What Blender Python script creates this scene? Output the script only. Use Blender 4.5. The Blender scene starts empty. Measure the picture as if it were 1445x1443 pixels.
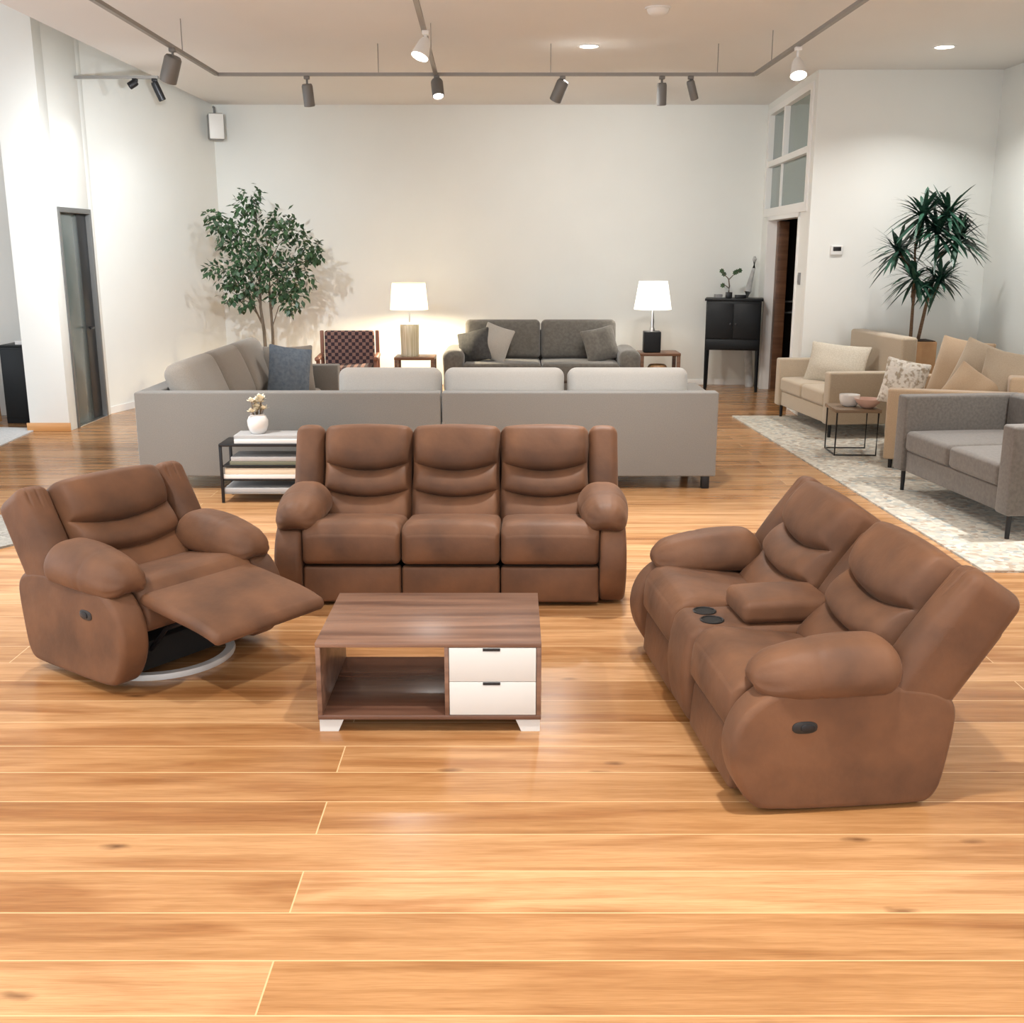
import bpy, bmesh, math, random
from mathutils import Matrix, Vector, Euler
random.seed(7)
R = math.radians
COL = bpy.context.scene.collection
SC = bpy.context.scene

# ---------------------------------------------------------------- materials
def new_mat(name):
    m = bpy.data.materials.new(name); m.use_nodes = True
    nt = m.node_tree; b = nt.nodes['Principled BSDF']
    return m, nt, b

def mat(name, col, rough=0.5, metal=0.0, col2=None, scale=8.0, stretch=(1, 1, 1), bump=0.0, bscale=200.0,
        spec=0.5, sheen=0.0, coat=0.0, detail=4.0, contrast=(0.35, 0.65), emit=None, estr=0.0, bdist=0.002):
    m, nt, b = new_mat(name)
    L = nt.links
    b.inputs['Base Color'].default_value = (*col, 1)
    b.inputs['Roughness'].default_value = rough
    b.inputs['Metallic'].default_value = metal
    b.inputs['Specular IOR Level'].default_value = spec
    b.inputs['Sheen Weight'].default_value = sheen
    b.inputs['Coat Weight'].default_value = coat
    tc = nt.nodes.new('ShaderNodeTexCoord')
    mp = nt.nodes.new('ShaderNodeMapping'); mp.inputs['Scale'].default_value = stretch
    L.new(tc.outputs['Object'], mp.inputs['Vector'])
    if col2:
        n = nt.nodes.new('ShaderNodeTexNoise'); n.inputs['Scale'].default_value = scale; n.inputs['Detail'].default_value = detail
        L.new(mp.outputs[0], n.inputs['Vector'])
        r = nt.nodes.new('ShaderNodeValToRGB')
        r.color_ramp.elements[0].position = contrast[0]; r.color_ramp.elements[0].color = (*col, 1)
        r.color_ramp.elements[1].position = contrast[1]; r.color_ramp.elements[1].color = (*col2, 1)
        L.new(n.outputs['Fac'], r.inputs['Fac']); L.new(r.outputs['Color'], b.inputs['Base Color'])
    if bump:
        n2 = nt.nodes.new('ShaderNodeTexNoise'); n2.inputs['Scale'].default_value = bscale; n2.inputs['Detail'].default_value = 3
        L.new(mp.outputs[0], n2.inputs['Vector'])
        bp = nt.nodes.new('ShaderNodeBump'); bp.inputs['Strength'].default_value = bump; bp.inputs['Distance'].default_value = bdist
        L.new(n2.outputs['Fac'], bp.inputs['Height']); L.new(bp.outputs['Normal'], b.inputs['Normal'])
    if emit:
        b.inputs['Emission Color'].default_value = (*emit, 1); b.inputs['Emission Strength'].default_value = estr
    return m

def floor_mat():
    m, nt, b = new_mat('oak_planks'); L = nt.links; N = nt.nodes
    tc = N.new('ShaderNodeTexCoord')
    def brick(c1, c2, mortar, msize, bias=0.0):
        br = N.new('ShaderNodeTexBrick'); br.offset = 0.37; br.offset_frequency = 2
        br.inputs['Color1'].default_value = (*c1, 1); br.inputs['Color2'].default_value = (*c2, 1); br.inputs['Mortar'].default_value = (*mortar, 1)
        br.inputs['Scale'].default_value = 1; br.inputs['Mortar Size'].default_value = msize; br.inputs['Mortar Smooth'].default_value = 0.3
        br.inputs['Bias'].default_value = bias
        br.inputs['Brick Width'].default_value = 4.4; br.inputs['Row Height'].default_value = 0.208
        mp = N.new('ShaderNodeMapping'); mp.inputs['Location'].default_value = (0.62, 0.038, 0)
        L.new(tc.outputs['Object'], mp.inputs['Vector']); L.new(mp.outputs[0], br.inputs['Vector'])
        return br
    br = brick((0.45, 0.232, 0.094), (0.63, 0.368, 0.182), (0.70, 0.46, 0.24), 0.0026)
    idb = brick((0, 0, 0), (1, 1, 1), (0.5, 0.5, 0.5), 0.0)
    # plank-dependent offset of grain
    sep = N.new('ShaderNodeVectorMath'); sep.operation = 'MULTIPLY'; sep.inputs[1].default_value = (7.0, 3.0, 5.0)
    L.new(idb.outputs['Color'], sep.inputs[0])
    add = N.new('ShaderNodeVectorMath'); add.operation = 'ADD'
    L.new(tc.outputs['Object'], add.inputs[0]); L.new(sep.outputs[0], add.inputs[1])
    def noise(scl, scale, detail, dist=0.0):
        mp = N.new('ShaderNodeMapping'); mp.inputs['Scale'].default_value = scl
        L.new(add.outputs[0], mp.inputs['Vector'])
        n = N.new('ShaderNodeTexNoise'); n.inputs['Scale'].default_value = scale; n.inputs['Detail'].default_value = detail
        n.inputs['Distortion'].default_value = dist
        L.new(mp.outputs[0], n.inputs['Vector']); return n
    def mix(kind, fac, a, bb):
        x = N.new('ShaderNodeMix'); x.data_type = 'RGBA'; x.blend_type = kind
        if isinstance(fac, float): x.inputs['Factor'].default_value = fac
        else: L.new(fac, x.inputs['Factor'])
        for s, v in (('A', a), ('B', bb)):
            i = [k for k in x.inputs if k.name == s and k.type == 'RGBA'][0]
            if isinstance(v, tuple): i.default_value = v
            else: L.new(v, i)
        return [k for k in x.outputs if k.type == 'RGBA'][0]
    def ramp(src, p0, c0, p1, c1):
        r = N.new('ShaderNodeValToRGB'); r.color_ramp.elements[0].position = p0; r.color_ramp.elements[0].color = (*c0, 1)
        r.color_ramp.elements[1].position = p1; r.color_ramp.elements[1].color = (*c1, 1); L.new(src, r.inputs['Fac']); return r.outputs['Color']
    g1 = noise((0.7, 14, 1), 2.0, 6, 0.6)
    g2 = noise((2.5, 60, 1), 4.0, 6, 0.3)
    g3 = noise((0.35, 2.2, 1), 2.0, 3, 1.2)
    c = mix('MULTIPLY', 0.75, br.outputs['Color'], ramp(g1.outputs['Fac'], 0.32, (0.70, 0.62, 0.52), 0.62, (1.05, 1.05, 1.05)))
    c = mix('MULTIPLY', 0.75, c, ramp(g2.outputs['Fac'], 0.3, (0.80, 0.76, 0.70), 0.6, (1.04, 1.04, 1.04)))
    c = mix('MULTIPLY', 0.7, c, ramp(g3.outputs['Fac'], 0.34, (0.62, 0.48, 0.36), 0.50, (1, 1, 1)))
    # knots
    mp = N.new('ShaderNodeMapping'); mp.inputs['Scale'].default_value = (1.1, 2.6, 1); L.new(add.outputs[0], mp.inputs['Vector'])
    nd = noise((3, 6, 1), 3.0, 3)
    vm = N.new('ShaderNodeVectorMath'); vm.operation = 'MULTIPLY_ADD'; vm.inputs[1].default_value = (0.09, 0.09, 0)
    L.new(nd.outputs['Color'], vm.inputs[0]); L.new(mp.outputs[0], vm.inputs[2])
    vo = N.new('ShaderNodeTexVoronoi'); vo.inputs['Scale'].default_value = 1.9; L.new(vm.outputs[0], vo.inputs['Vector'])
    k = ramp(vo.outputs['Distance'], 0.0, (1, 1, 1), 0.115, (0, 0, 0))
    c = mix('MIX', k, c, (0.11, 0.045, 0.016, 1))
    # keep seams light, as painted highlights on the plank bevels
    sm = mix('MIX', br.outputs['Fac'], c, (0.70, 0.46, 0.24, 1))
    L.new(sm, b.inputs['Base Color'])
    b.inputs['Roughness'].default_value = 0.2
    rr = N.new('ShaderNodeMapRange'); rr.inputs['To Min'].default_value = 0.18; rr.inputs['To Max'].default_value = 0.28
    L.new(g1.outputs['Fac'], rr.inputs['Value']); L.new(rr.outputs[0], b.inputs['Roughness'])
    b.inputs['Specular IOR Level'].default_value = 0.62
    b.inputs['Coat Weight'].default_value = 0.0
    bp = N.new('ShaderNodeBump'); bp.inputs['Strength'].default_value = 0.06; bp.inputs['Distance'].default_value = 0.002
    L.new(g2.outputs['Fac'], bp.inputs['Height']); L.new(bp.outputs['Normal'], b.inputs['Normal'])
    return m

def wood_mat(name, c1, c2, axis=0, rough=0.4, freq=30, dist=0.4):
    st = [1.0, 1.0, 1.0]
    for i in range(3):
        st[i] = 0.8 if i == axis else freq / 2.0
    return mat(name, c1, rough, col2=c2, scale=1.6, stretch=tuple(st), detail=5, contrast=(0.34, 0.66))

def rug_mat(name, cols, scale):
    m, nt, b = new_mat(name); L = nt.links; N = nt.nodes
    tc = N.new('ShaderNodeTexCoord')
    vo = N.new('ShaderNodeTexVoronoi'); vo.inputs['Scale'].default_value = scale
    L.new(tc.outputs['Object'], vo.inputs['Vector'])
    sep = N.new('ShaderNodeSeparateColor'); L.new(vo.outputs['Color'], sep.inputs[0])
    r = N.new('ShaderNodeValToRGB'); cr = r.color_ramp; cr.interpolation = 'CONSTANT'
    while len(cr.elements) < len(cols): cr.elements.new(0.5)
    for i, c in enumerate(cols):
        cr.elements[i].position = i / len(cols); cr.elements[i].color = (*c, 1)
    L.new(sep.outputs[0], r.inputs['Fac'])
    n = N.new('ShaderNodeTexNoise'); n.inputs['Scale'].default_value = 5; n.inputs['Detail'].default_value = 5
    L.new(tc.outputs['Object'], n.inputs['Vector'])
    mx = N.new('ShaderNodeMix'); mx.data_type = 'RGBA'; mx.blend_type = 'MIX'
    rm = N.new('ShaderNodeMapRange'); rm.inputs['From Min'].default_value = 0.35; rm.inputs['From Max'].default_value = 0.7; rm.inputs['To Max'].default_value = 0.8
    L.new(n.outputs['Fac'], rm.inputs['Value']); L.new(rm.outputs[0], mx.inputs['Factor'])
    ia = [k for k in mx.inputs if k.type == 'RGBA']; L.new(r.outputs['Color'], ia[0]); ia[1].default_value = (*cols[0], 1)
    L.new([k for k in mx.outputs if k.type == 'RGBA'][0], b.inputs['Base Color'])
    b.inputs['Roughness'].default_value = 0.95; b.inputs['Sheen Weight'].default_value = 0.2
    n2 = N.new('ShaderNodeTexNoise'); n2.inputs['Scale'].default_value = 220; L.new(tc.outputs['Object'], n2.inputs['Vector'])
    bp = N.new('ShaderNodeBump'); bp.inputs['Strength'].default_value = 0.4; bp.inputs['Distance'].default_value = 0.004
    L.new(n2.outputs['Fac'], bp.inputs['Height']); L.new(bp.outputs['Normal'], b.inputs['Normal'])
    return m

def checker_mat(name, c1, c2, scale):
    m, nt, b = new_mat(name); L = nt.links; N = nt.nodes
    tc = N.new('ShaderNodeTexCoord')
    mp = N.new('ShaderNodeMapping'); mp.inputs['Rotation'].default_value = (0, 0, 0); mp.inputs['Location'].default_value = (0.013, 0.5, 0.017)
    ck = N.new('ShaderNodeTexChecker'); ck.inputs['Scale'].default_value = scale
    mp.inputs['Scale'].default_value = (1, 0.01, 1)
    L.new(tc.outputs['Object'], mp.inputs['Vector']); L.new(mp.outputs[0], ck.inputs['Vector'])
    ck.inputs['Color1'].default_value = (*c1, 1); ck.inputs['Color2'].default_value = (*c2, 1)
    L.new(ck.outputs['Color'], b.inputs['Base Color']); b.inputs['Roughness'].default_value = 0.9
    return m

def glass_mat(name, col, rough=0.02):
    m, nt, b = new_mat(name)
    b.inputs['Base Color'].default_value = (*col, 1); b.inputs['Roughness'].default_value = rough
    b.inputs['Transmission Weight'].default_value = 1.0; b.inputs['IOR'].default_value = 1.45
    return m

M = {}
M['wall'] = mat('wall_paint', (0.775, 0.79, 0.76), 0.75, col2=(0.79, 0.805, 0.775), scale=2.0, bump=0.05, bscale=120)
M['ceil'] = mat('ceiling_paint', (0.765, 0.765, 0.755), 0.85, col2=(0.78, 0.78, 0.77), scale=1.0)
M['floor'] = floor_mat()
M['trimwhite'] = mat('white_trim_paint', (0.82, 0.82, 0.80), 0.45)
M['oaktrim'] = wood_mat('oak_baseboard', (0.52, 0.25, 0.085), (0.62, 0.32, 0.12), 0, 0.35)
LEA = ((0.150, 0.064, 0.033), (0.235, 0.108, 0.058))
def leather():
    m, nt, b = new_mat('brown_leather'); L = nt.links; N = nt.nodes
    tc = N.new('ShaderNodeTexCoord')
    def nz(sc, det, off=0):
        n = N.new('ShaderNodeTexNoise'); n.inputs['Scale'].default_value = sc; n.inputs['Detail'].default_value = det
        L.new(tc.outputs['Object'], n.inputs['Vector']); return n.outputs['Fac']
    r = N.new('ShaderNodeValToRGB'); cr = r.color_ramp
    cr.elements[0].position = 0.30; cr.elements[0].color = (0.090, 0.044, 0.025, 1)
    cr.elements[1].position = 0.68; cr.elements[1].color = (0.180, 0.083, 0.041, 1)
    e = cr.elements.new(0.48); e.color = (0.134, 0.063, 0.033, 1)
    L.new(nz(4.2, 4), r.inputs['Fac'])
    L.new(r.outputs['Color'], b.inputs['Base Color'])
    b.inputs['Roughness'].default_value = 0.58; b.inputs['Specular IOR Level'].default_value = 0.28
    b.inputs['Sheen Weight'].default_value = 0.08; b.inputs['Sheen Roughness'].default_value = 0.4
    b.inputs['Sheen Tint'].default_value = (0.9, 0.65, 0.5, 1)
    b1 = N.new('ShaderNodeBump'); b1.inputs['Strength'].default_value = 0.25; b1.inputs['Distance'].default_value = 0.012
    L.new(nz(13, 3), b1.inputs['Height'])
    b2 = N.new('ShaderNodeBump'); b2.inputs['Strength'].default_value = 0.15; b2.inputs['Distance'].default_value = 0.001
    L.new(nz(330, 2), b2.inputs['Height']); L.new(b1.outputs[0], b2.inputs['Normal']); L.new(b2.outputs[0], b.inputs['Normal'])
    return m
M['leather'] = leather()
M['black_plastic'] = mat('black_plastic', (0.012, 0.012, 0.013), 0.35)
M['black_metal'] = mat('black_metal', (0.014, 0.014, 0.016), 0.4, metal=0.3)
M['dark_under'] = mat('black_underside_cloth', (0.012, 0.011, 0.010), 0.9)
M['white_ring'] = mat('white_enamelled_steel', (0.72, 0.72, 0.70), 0.35)
M['chrome'] = mat('brushed_steel', (0.62, 0.62, 0.62), 0.28, metal=1.0)
M['walnut'] = mat('walnut_laminate', (0.135, 0.066, 0.042), 0.33, col2=(0.27, 0.15, 0.098), scale=1.5, stretch=(0.7, 11, 11), detail=5, contrast=(0.36, 0.62))
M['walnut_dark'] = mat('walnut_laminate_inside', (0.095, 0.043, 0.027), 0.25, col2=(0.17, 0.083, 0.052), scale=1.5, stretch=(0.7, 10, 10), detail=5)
M['white_lac'] = mat('white_lacquer', (0.68, 0.675, 0.645), 0.3)
M['grey_fab'] = mat('grey_linen', (0.205, 0.197, 0.182), 0.95, col2=(0.235, 0.226, 0.209), scale=150, bump=0.25, bscale=500, sheen=0.3)
M['light_fab'] = mat('pale_grey_linen', (0.47, 0.46, 0.43), 0.95, col2=(0.51, 0.50, 0.47), scale=140, bump=0.25, bscale=400, sheen=0.3)
M['mid_fab'] = mat('taupe_linen', (0.30, 0.275, 0.24), 0.95, col2=(0.335, 0.31, 0.275), scale=140, bump=0.25, bscale=400, sheen=0.3)
M['blue_fab'] = mat('dusty_blue_cloth', (0.14, 0.185, 0.245), 0.95, col2=(0.20, 0.25, 0.31), scale=30, bump=0.25, bscale=400)
M['dkgrey_fab'] = mat('charcoal_taupe_cloth', (0.088, 0.079, 0.067), 0.95, col2=(0.118, 0.107, 0.091), scale=30, bump=0.25, bscale=400, sheen=0.3)
M['lvgrey_fab'] = mat('graphite_tweed', (0.105, 0.092, 0.080), 0.95, col2=(0.14, 0.124, 0.108), scale=50, bump=0.25, bscale=400, sheen=0.3)
M['dark_fab'] = mat('dark_charcoal_cloth', (0.035, 0.034, 0.033), 0.95, col2=(0.055, 0.053, 0.05), scale=30)
M['beige_fab'] = mat('beige_cloth', (0.42, 0.34, 0.245), 0.95, col2=(0.46, 0.375, 0.275), scale=130, bump=0.25, bscale=400, sheen=0.3)
M['tan_fab'] = mat('tan_cloth', (0.45, 0.325, 0.21), 0.95, col2=(0.49, 0.36, 0.235), scale=130, bump=0.25, bscale=400, sheen=0.3)
M['oat_fab'] = mat('oatmeal_weave', (0.50, 0.45, 0.36), 0.95, col2=(0.60, 0.55, 0.46), scale=90, bump=0.5, bscale=160)
M['knit_fab'] = mat('white_tufted_knit', (0.80, 0.77, 0.70), 0.95, col2=(0.42, 0.36, 0.27), scale=26, bump=1.0, bscale=30, bdist=0.02, contrast=(0.48, 0.62))
M['wood_brown'] = wood_mat('brown_wood', (0.10, 0.045, 0.022), (0.17, 0.08, 0.04), 0, 0.4)
M['wood_red'] = wood_mat('reddish_wood', (0.16, 0.06, 0.035), (0.24, 0.10, 0.06), 2, 0.45)
M['wood_mid'] = wood_mat('honey_wood', (0.30, 0.16, 0.07), (0.42, 0.24, 0.11), 2, 0.45)
M['slab_wood'] = wood_mat('weathered_slab', (0.17, 0.11, 0.065), (0.27, 0.19, 0.12), 0, 0.55)
M['chair_weave'] = checker_mat('brown_checked_weave', (0.030, 0.016, 0.022), (0.20, 0.11, 0.09), 24)
M['black_lac'] = mat('black_lacquer', (0.008, 0.009, 0.010), 0.42, spec=0.22)
M['white_cer'] = mat('white_ceramic', (0.80, 0.79, 0.77), 0.25)
M['pink_cer'] = mat('pale_pink_ceramic', (0.62, 0.42, 0.35), 0.4)
M['paper_w'] = mat('white_book_cover', (0.78, 0.77, 0.75), 0.5)
M['paper_g'] = mat('grey_book_cover', (0.42, 0.42, 0.42), 0.5)
M['paper_o'] = mat('cream_book_cover', (0.72, 0.62, 0.48), 0.5)
M['paper_v'] = mat('olive_book_cover', (0.16, 0.17, 0.12), 0.5)
M['paper_p'] = mat('book_pages', (0.80, 0.76, 0.68), 0.8)
M['petal'] = mat('cream_petals', (0.80, 0.70, 0.50), 0.7, col2=(0.86, 0.82, 0.72), scale=40)
M['stem'] = mat('brown_stems', (0.16, 0.11, 0.06), 0.7)
M['leaf'] = mat('ficus_leaves', (0.022, 0.058, 0.026), 0.45, col2=(0.055, 0.115, 0.045), scale=9)
M['palm'] = mat('dracaena_leaves', (0.012, 0.050, 0.032), 0.4, col2=(0.030, 0.095, 0.058), scale=12)
M['bark'] = mat('grey_bark', (0.10, 0.075, 0.05), 0.9, col2=(0.17, 0.13, 0.095), scale=30, stretch=(1, 1, 0.2))
M['cane'] = mat('brown_canes', (0.11, 0.06, 0.03), 0.8, col2=(0.19, 0.11, 0.06), scale=30, stretch=(1, 1, 4))
M['soil'] = mat('potting_soil', (0.03, 0.02, 0.014), 1.0)
M['terra'] = mat('tan_planter', (0.42, 0.23, 0.105), 0.6, col2=(0.48, 0.28, 0.14), scale=10)
M['pot_grey'] = mat('grey_planter', (0.28, 0.28, 0.27), 0.6)
def shade_mat(name, col, estr, ecol):
    m, nt, b = new_mat(name); N = nt.nodes; L = nt.links
    b.inputs['Base Color'].default_value = (*col, 1); b.inputs['Roughness'].default_value = 0.9
    b.inputs['Emission Color'].default_value = (*ecol, 1); b.inputs['Emission Strength'].default_value = estr
    tr = N.new('ShaderNodeBsdfTranslucent'); tr.inputs['Color'].default_value = (*col, 1)
    mx = N.new('ShaderNodeMixShader'); mx.inputs[0].default_value = 0.80
    out = [n for n in N if n.type == 'OUTPUT_MATERIAL'][0]
    L.new(b.outputs[0], mx.inputs[1]); L.new(tr.outputs[0], mx.inputs[2]); L.new(mx.outputs[0], out.inputs['Surface']); return m
M['shade'] = shade_mat('white_lamp_shade_cloth', (0.90, 0.87, 0.80), 0.8, (1.0, 0.88, 0.68))
M['shade2'] = shade_mat('cool_lamp_shade_cloth', (0.90, 0.90, 0.88), 0.7, (1.0, 0.97, 0.92))
M['glass'] = glass_mat('clear_glass', (0.95, 0.96, 0.95))
M['amber'] = mat('ribbed_smoky_glass', (0.42, 0.38, 0.26), 0.12, col2=(0.62, 0.58, 0.45), scale=5, stretch=(14, 14, 0.3))
M['winglass'] = mat('greenish_window_glass', (0.15, 0.215, 0.20), 0.06, spec=0.8, col2=(0.12, 0.175, 0.16), scale=1.2)
M['grey_metal'] = mat('grey_spot_metal', (0.17, 0.165, 0.155), 0.45, metal=0.2)
M['rail_metal'] = mat('grey_rail_metal', (0.26, 0.25, 0.235), 0.45, metal=0.2)
M['white_plastic'] = mat('white_plastic', (0.74, 0.74, 0.72), 0.4)
M['grey_plastic'] = mat('grey_plastic', (0.22, 0.22, 0.22), 0.4)
M['glow'] = mat('lit_lamp_face', (1, 1, 1), 0.5, emit=(1.0, 0.95, 0.86), estr=14.0)
M['door_glass'] = mat('grey_green_door_panel', (0.105, 0.125, 0.118), 0.16, spec=0.7)
M['door_dark'] = mat('charcoal_door_frame', (0.018, 0.019, 0.021), 0.4)
M['frame_grey'] = mat('grey_door_frame', (0.14, 0.14, 0.135), 0.4)
M['dark_room'] = mat('dim_room_shade', (0.030, 0.022, 0.017), 0.9)  # the dim room's shade is put into its wall colour
M['art'] = mat('dark_picture', (0.02, 0.02, 0.022), 0.5, col2=(0.12, 0.11, 0.10), scale=14)
M['carve'] = mat('bleached_carved_wood', (0.38, 0.38, 0.37), 0.7, col2=(0.52, 0.52, 0.51), scale=12)
M['rug_r'] = rug_mat('patterned_rug', [(0.50, 0.46, 0.38), (0.36, 0.34, 0.30), (0.60, 0.57, 0.49), (0.30, 0.21, 0.14), (0.43, 0.40, 0.33), (0.22, 0.26, 0.26)], 30)
M['rug_l'] = rug_mat('grey_shag', [(0.25, 0.24, 0.21), (0.33, 0.31, 0.27), (0.20, 0.19, 0.16)], 60)
M['rug_w'] = rug_mat('pale_rug', [(0.55, 0.56, 0.56), (0.62, 0.62, 0.61), (0.48, 0.49, 0.50)], 60)

# ---------------------------------------------------------------- mesh helper
def axis_pts(h, r, n, k):
    r = min(r, h * 0.999)
    inn = h - r
    mid = [-inn + 2 * inn * i / n for i in range(n + 1)]
    c = [inn + r * math.tan(math.pi / 4 * i / k) for i in range(1, k + 1)]
    return [-x for x in reversed(c)] + mid + c

class MB:
    def __init__(s): s.v = []; s.f = []
    def raw(s, V, F, mx=None):
        o = len(s.v)
        for p in V:
            p = Vector(p); s.v.append(mx @ p if mx else p)
        s.f += [tuple(i + o for i in q) for q in F]
        return s
    def rbox(s, size, r=0.02, n=(4, 4, 4), k=2, f=None, loc=(0, 0, 0), rot=(0, 0, 0), mx=None):
        h = [a / 2 for a in size]; r = min([r] + [x * 0.98 for x in h])
        ax = [axis_pts(h[i], r, n[i], k) for i in range(3)]
        key = {}; V = []; F = []
        def vid(p):
            kk = tuple(round(c, 6) for c in p)
            if kk not in key:
                q = [max(-(h[i] - r), min(h[i] - r, p[i])) for i in range(3)]
                d = Vector([p[i] - q[i] for i in range(3)]); d = d.normalized() * r if d.length > 0 else d
                w = Vector(q) + d
                if f: w = Vector(f(w.x, w.y, w.z))
                key[kk] = len(V); V.append(w)
            return key[kk]
        for a in range(3):
            b, c = (a + 1) % 3, (a + 2) % 3
            for sg in (-1, 1):
                for i in range(len(ax[b]) - 1):
                    for j in range(len(ax[c]) - 1):
                        q = []
                        for (ii, jj) in ((i, j), (i + 1, j), (i + 1, j + 1), (i, j + 1)):
                            p = [0, 0, 0]; p[a] = sg * h[a]; p[b] = ax[b][ii]; p[c] = ax[c][jj]; q.append(vid(p))
                        if sg < 0: q.reverse()
                        if len(set(q)) > 2: F.append(tuple(dict.fromkeys(q)))
        T = Matrix.Translation(loc) @ Euler(rot).to_matrix().to_4x4()
        if mx: T = mx @ T
        return s.raw(V, F, T)
    def box(s, x0, x1, y0, y1, z0, z1, r=0.004, mx=None):
        return s.rbox((x1 - x0, y1 - y0, z1 - z0), r, (1, 1, 1), 1, loc=((x0 + x1) / 2, (y0 + y1) / 2, (z0 + z1) / 2), mx=mx)
    def tube(s, pts, rad, n=8, mx=None, cap=True):
        pts = [Vector(p) for p in pts]; rad = rad if isinstance(rad, (list, tuple)) else [rad] * len(pts)
        V = []; F = []
        up = Vector((0, 0, 1))
        for i, p in enumerate(pts):
            t = (pts[min(i + 1, len(pts) - 1)] - pts[max(i - 1, 0)]).normalized()
            a = t.cross(up)
            if a.length < 0.05: a = t.cross(Vector((1, 0, 0)))
            a.normalize(); b = t.cross(a)
            for j in range(n):
                g = 2 * math.pi * j / n
                V.append(p + (a * math.cos(g) + b * math.sin(g)) * rad[i])
        for i in range(len(pts) - 1):
            for j in range(n):
                F.append((i * n + j, i * n + (j + 1) % n, (i + 1) * n + (j + 1) % n, (i + 1) * n + j))
        if cap:
            F.append(tuple(range(n))[::-1]) ; F.append(tuple(range((len(pts) - 1) * n, len(pts) * n)))
        return s.raw(V, F, mx)
    def lathe(s, prof, n=24, loc=(0, 0, 0), mx=None):
        V = []; F = []
        for (r, z) in prof:
            for j in range(n):
                g = 2 * math.pi * j / n; V.append((r * math.cos(g), r * math.sin(g), z))
        m = len(prof)
        for i in range(m - 1):
            for j in range(n):
                F.append((i * n + j, i * n + (j + 1) % n, (i + 1) * n + (j + 1) % n, (i + 1) * n + j))
        if prof[0][0] > 1e-6: F.append(tuple(range(n))[::-1])
        if prof[-1][0] > 1e-6: F.append(tuple(range((m - 1) * n, m * n)))
        T = Matrix.Translation(loc)
        if mx: T = mx @ T
        return s.raw(V, F, T)
    def prism(s, outline, x0, x1, bev=0.0, mx=None, seg=3):
        # outline in (y,z), extruded along x; both caps inset by bev for a rounded edge
        n = len(outline); V = []; F = []
        cx = sum(p[0] for p in outline) / n; cz = sum(p[1] for p in outline) / n
        nor = []
        for i in range(n):
            a = Vector(outline[i - 1]); b = Vector(outline[(i + 1) % n]); t = (b - a).normalized()
            q = Vector((t.y, -t.x))
            if q.dot(Vector(outline[i]) - Vector((cx, cz))) < 0: q = -q
            nor.append(q)
        rings = []
        if bev:
            for k in range(seg + 1):
                g = math.pi / 2 * k / seg; rings.append((x0 + bev * (1 - math.sin(g)), bev * (1 - math.cos(g))))
            rings = [(x0 + bev * (1 - math.cos(math.pi / 2 * k / seg)), bev * (1 - math.sin(math.pi / 2 * k / seg))) for k in range(seg + 1)]
            rings += [(x1 - (x - x0), o) for (x, o) in reversed(rings)]
        else: rings = [(x0, 0), (x1, 0)]
        for (x, o) in rings:
            for i in range(n): V.append((x, outline[i][0] - nor[i].x * o, outline[i][1] - nor[i].y * o))
        for k in range(len(rings) - 1):
            for i in range(n): F.append((k * n + i, k * n + (i + 1) % n, (k + 1) * n + (i + 1) % n, (k + 1) * n + i))
        F.append(tuple(range(n))[::-1]); F.append(tuple(range((len(rings) - 1) * n, len(rings) * n)))
        return s.raw(V, F, mx)
    def build(s, name, material, parent=None, sharp=40, loc=None, rotz=0.0, mx=None):
        me = bpy.data.meshes.new(name); me.from_pydata([tuple(v) for v in s.v], [], s.f)
        me.validate(); bm = bmesh.new(); bm.from_mesh(me); bmesh.ops.recalc_face_normals(bm, faces=bm.faces); bm.to_mesh(me); bm.free()
        me.polygons.foreach_set('use_smooth', [True] * len(me.polygons))
        me.set_sharp_from_angle(angle=R(sharp))
        me.materials.append(M[material] if isinstance(material, str) else material)
        o = bpy.data.objects.new(name, me); COL.objects.link(o)
        if parent: o.parent = parent
        if mx is not None: o.matrix_local = mx
        elif loc is not None:
            o.location = loc; o.rotation_euler.z = rotz
        return o

def tag(o, label, cat, group=None):
    o['label'] = label; o['category'] = cat
    if group: o['group'] = group
    return o
def thing(name, label, cat, loc=(0, 0, 0), rotz=0.0, group=None):
    o = bpy.data.objects.new(name, None); o.empty_display_size = 0.1; COL.objects.link(o)
    o.location = loc; o.rotation_euler = (0, 0, rotz)
    return tag(o, label, cat, group)
def struct(o):
    o['kind'] = 'structure'; return o
def dup(root, loc, rotz=0.0, label=None, group=None):
    r = root.copy(); COL.objects.link(r); r.location = loc; r.rotation_euler = (0, 0, rotz)
    if label: r['label'] = label
    if group: r['group'] = group
    for ch in list(root.children):
        c = ch.copy(); COL.objects.link(c); c.parent = r
        for g in list(ch.children):
            d = g.copy(); COL.objects.link(d); d.parent = c
    return r

# ---------------------------------------------------------------- room shell
CH = 3.59
struct(MB().box(-8.2, 5.2, -4.2, 15.0, -0.1, 0, 0.001).build('floor', 'floor'))
struct(MB().box(-3.84, 5.2, -4.2, 15.0, CH, CH + 0.1, 0.001).build('ceiling', 'ceil'))
CL = 4.5   # the left bay is taller than the showroom ceiling
struct(MB().box(-8.2, -3.84, -4.2, 15.0, CL, CL + 0.1, 0.001).build('ceiling_left', 'ceil'))
struct(MB().box(-3.90, -3.84, -4.2, 15.0, CH + 0.1, CL, 0.001).build('wall_ceiling_step', 'wall'))
struct(MB().box(-3.95, 3.3, 14.7, 14.85, 0, CH, 0.001).build('wall_back', 'wall'))
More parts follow.
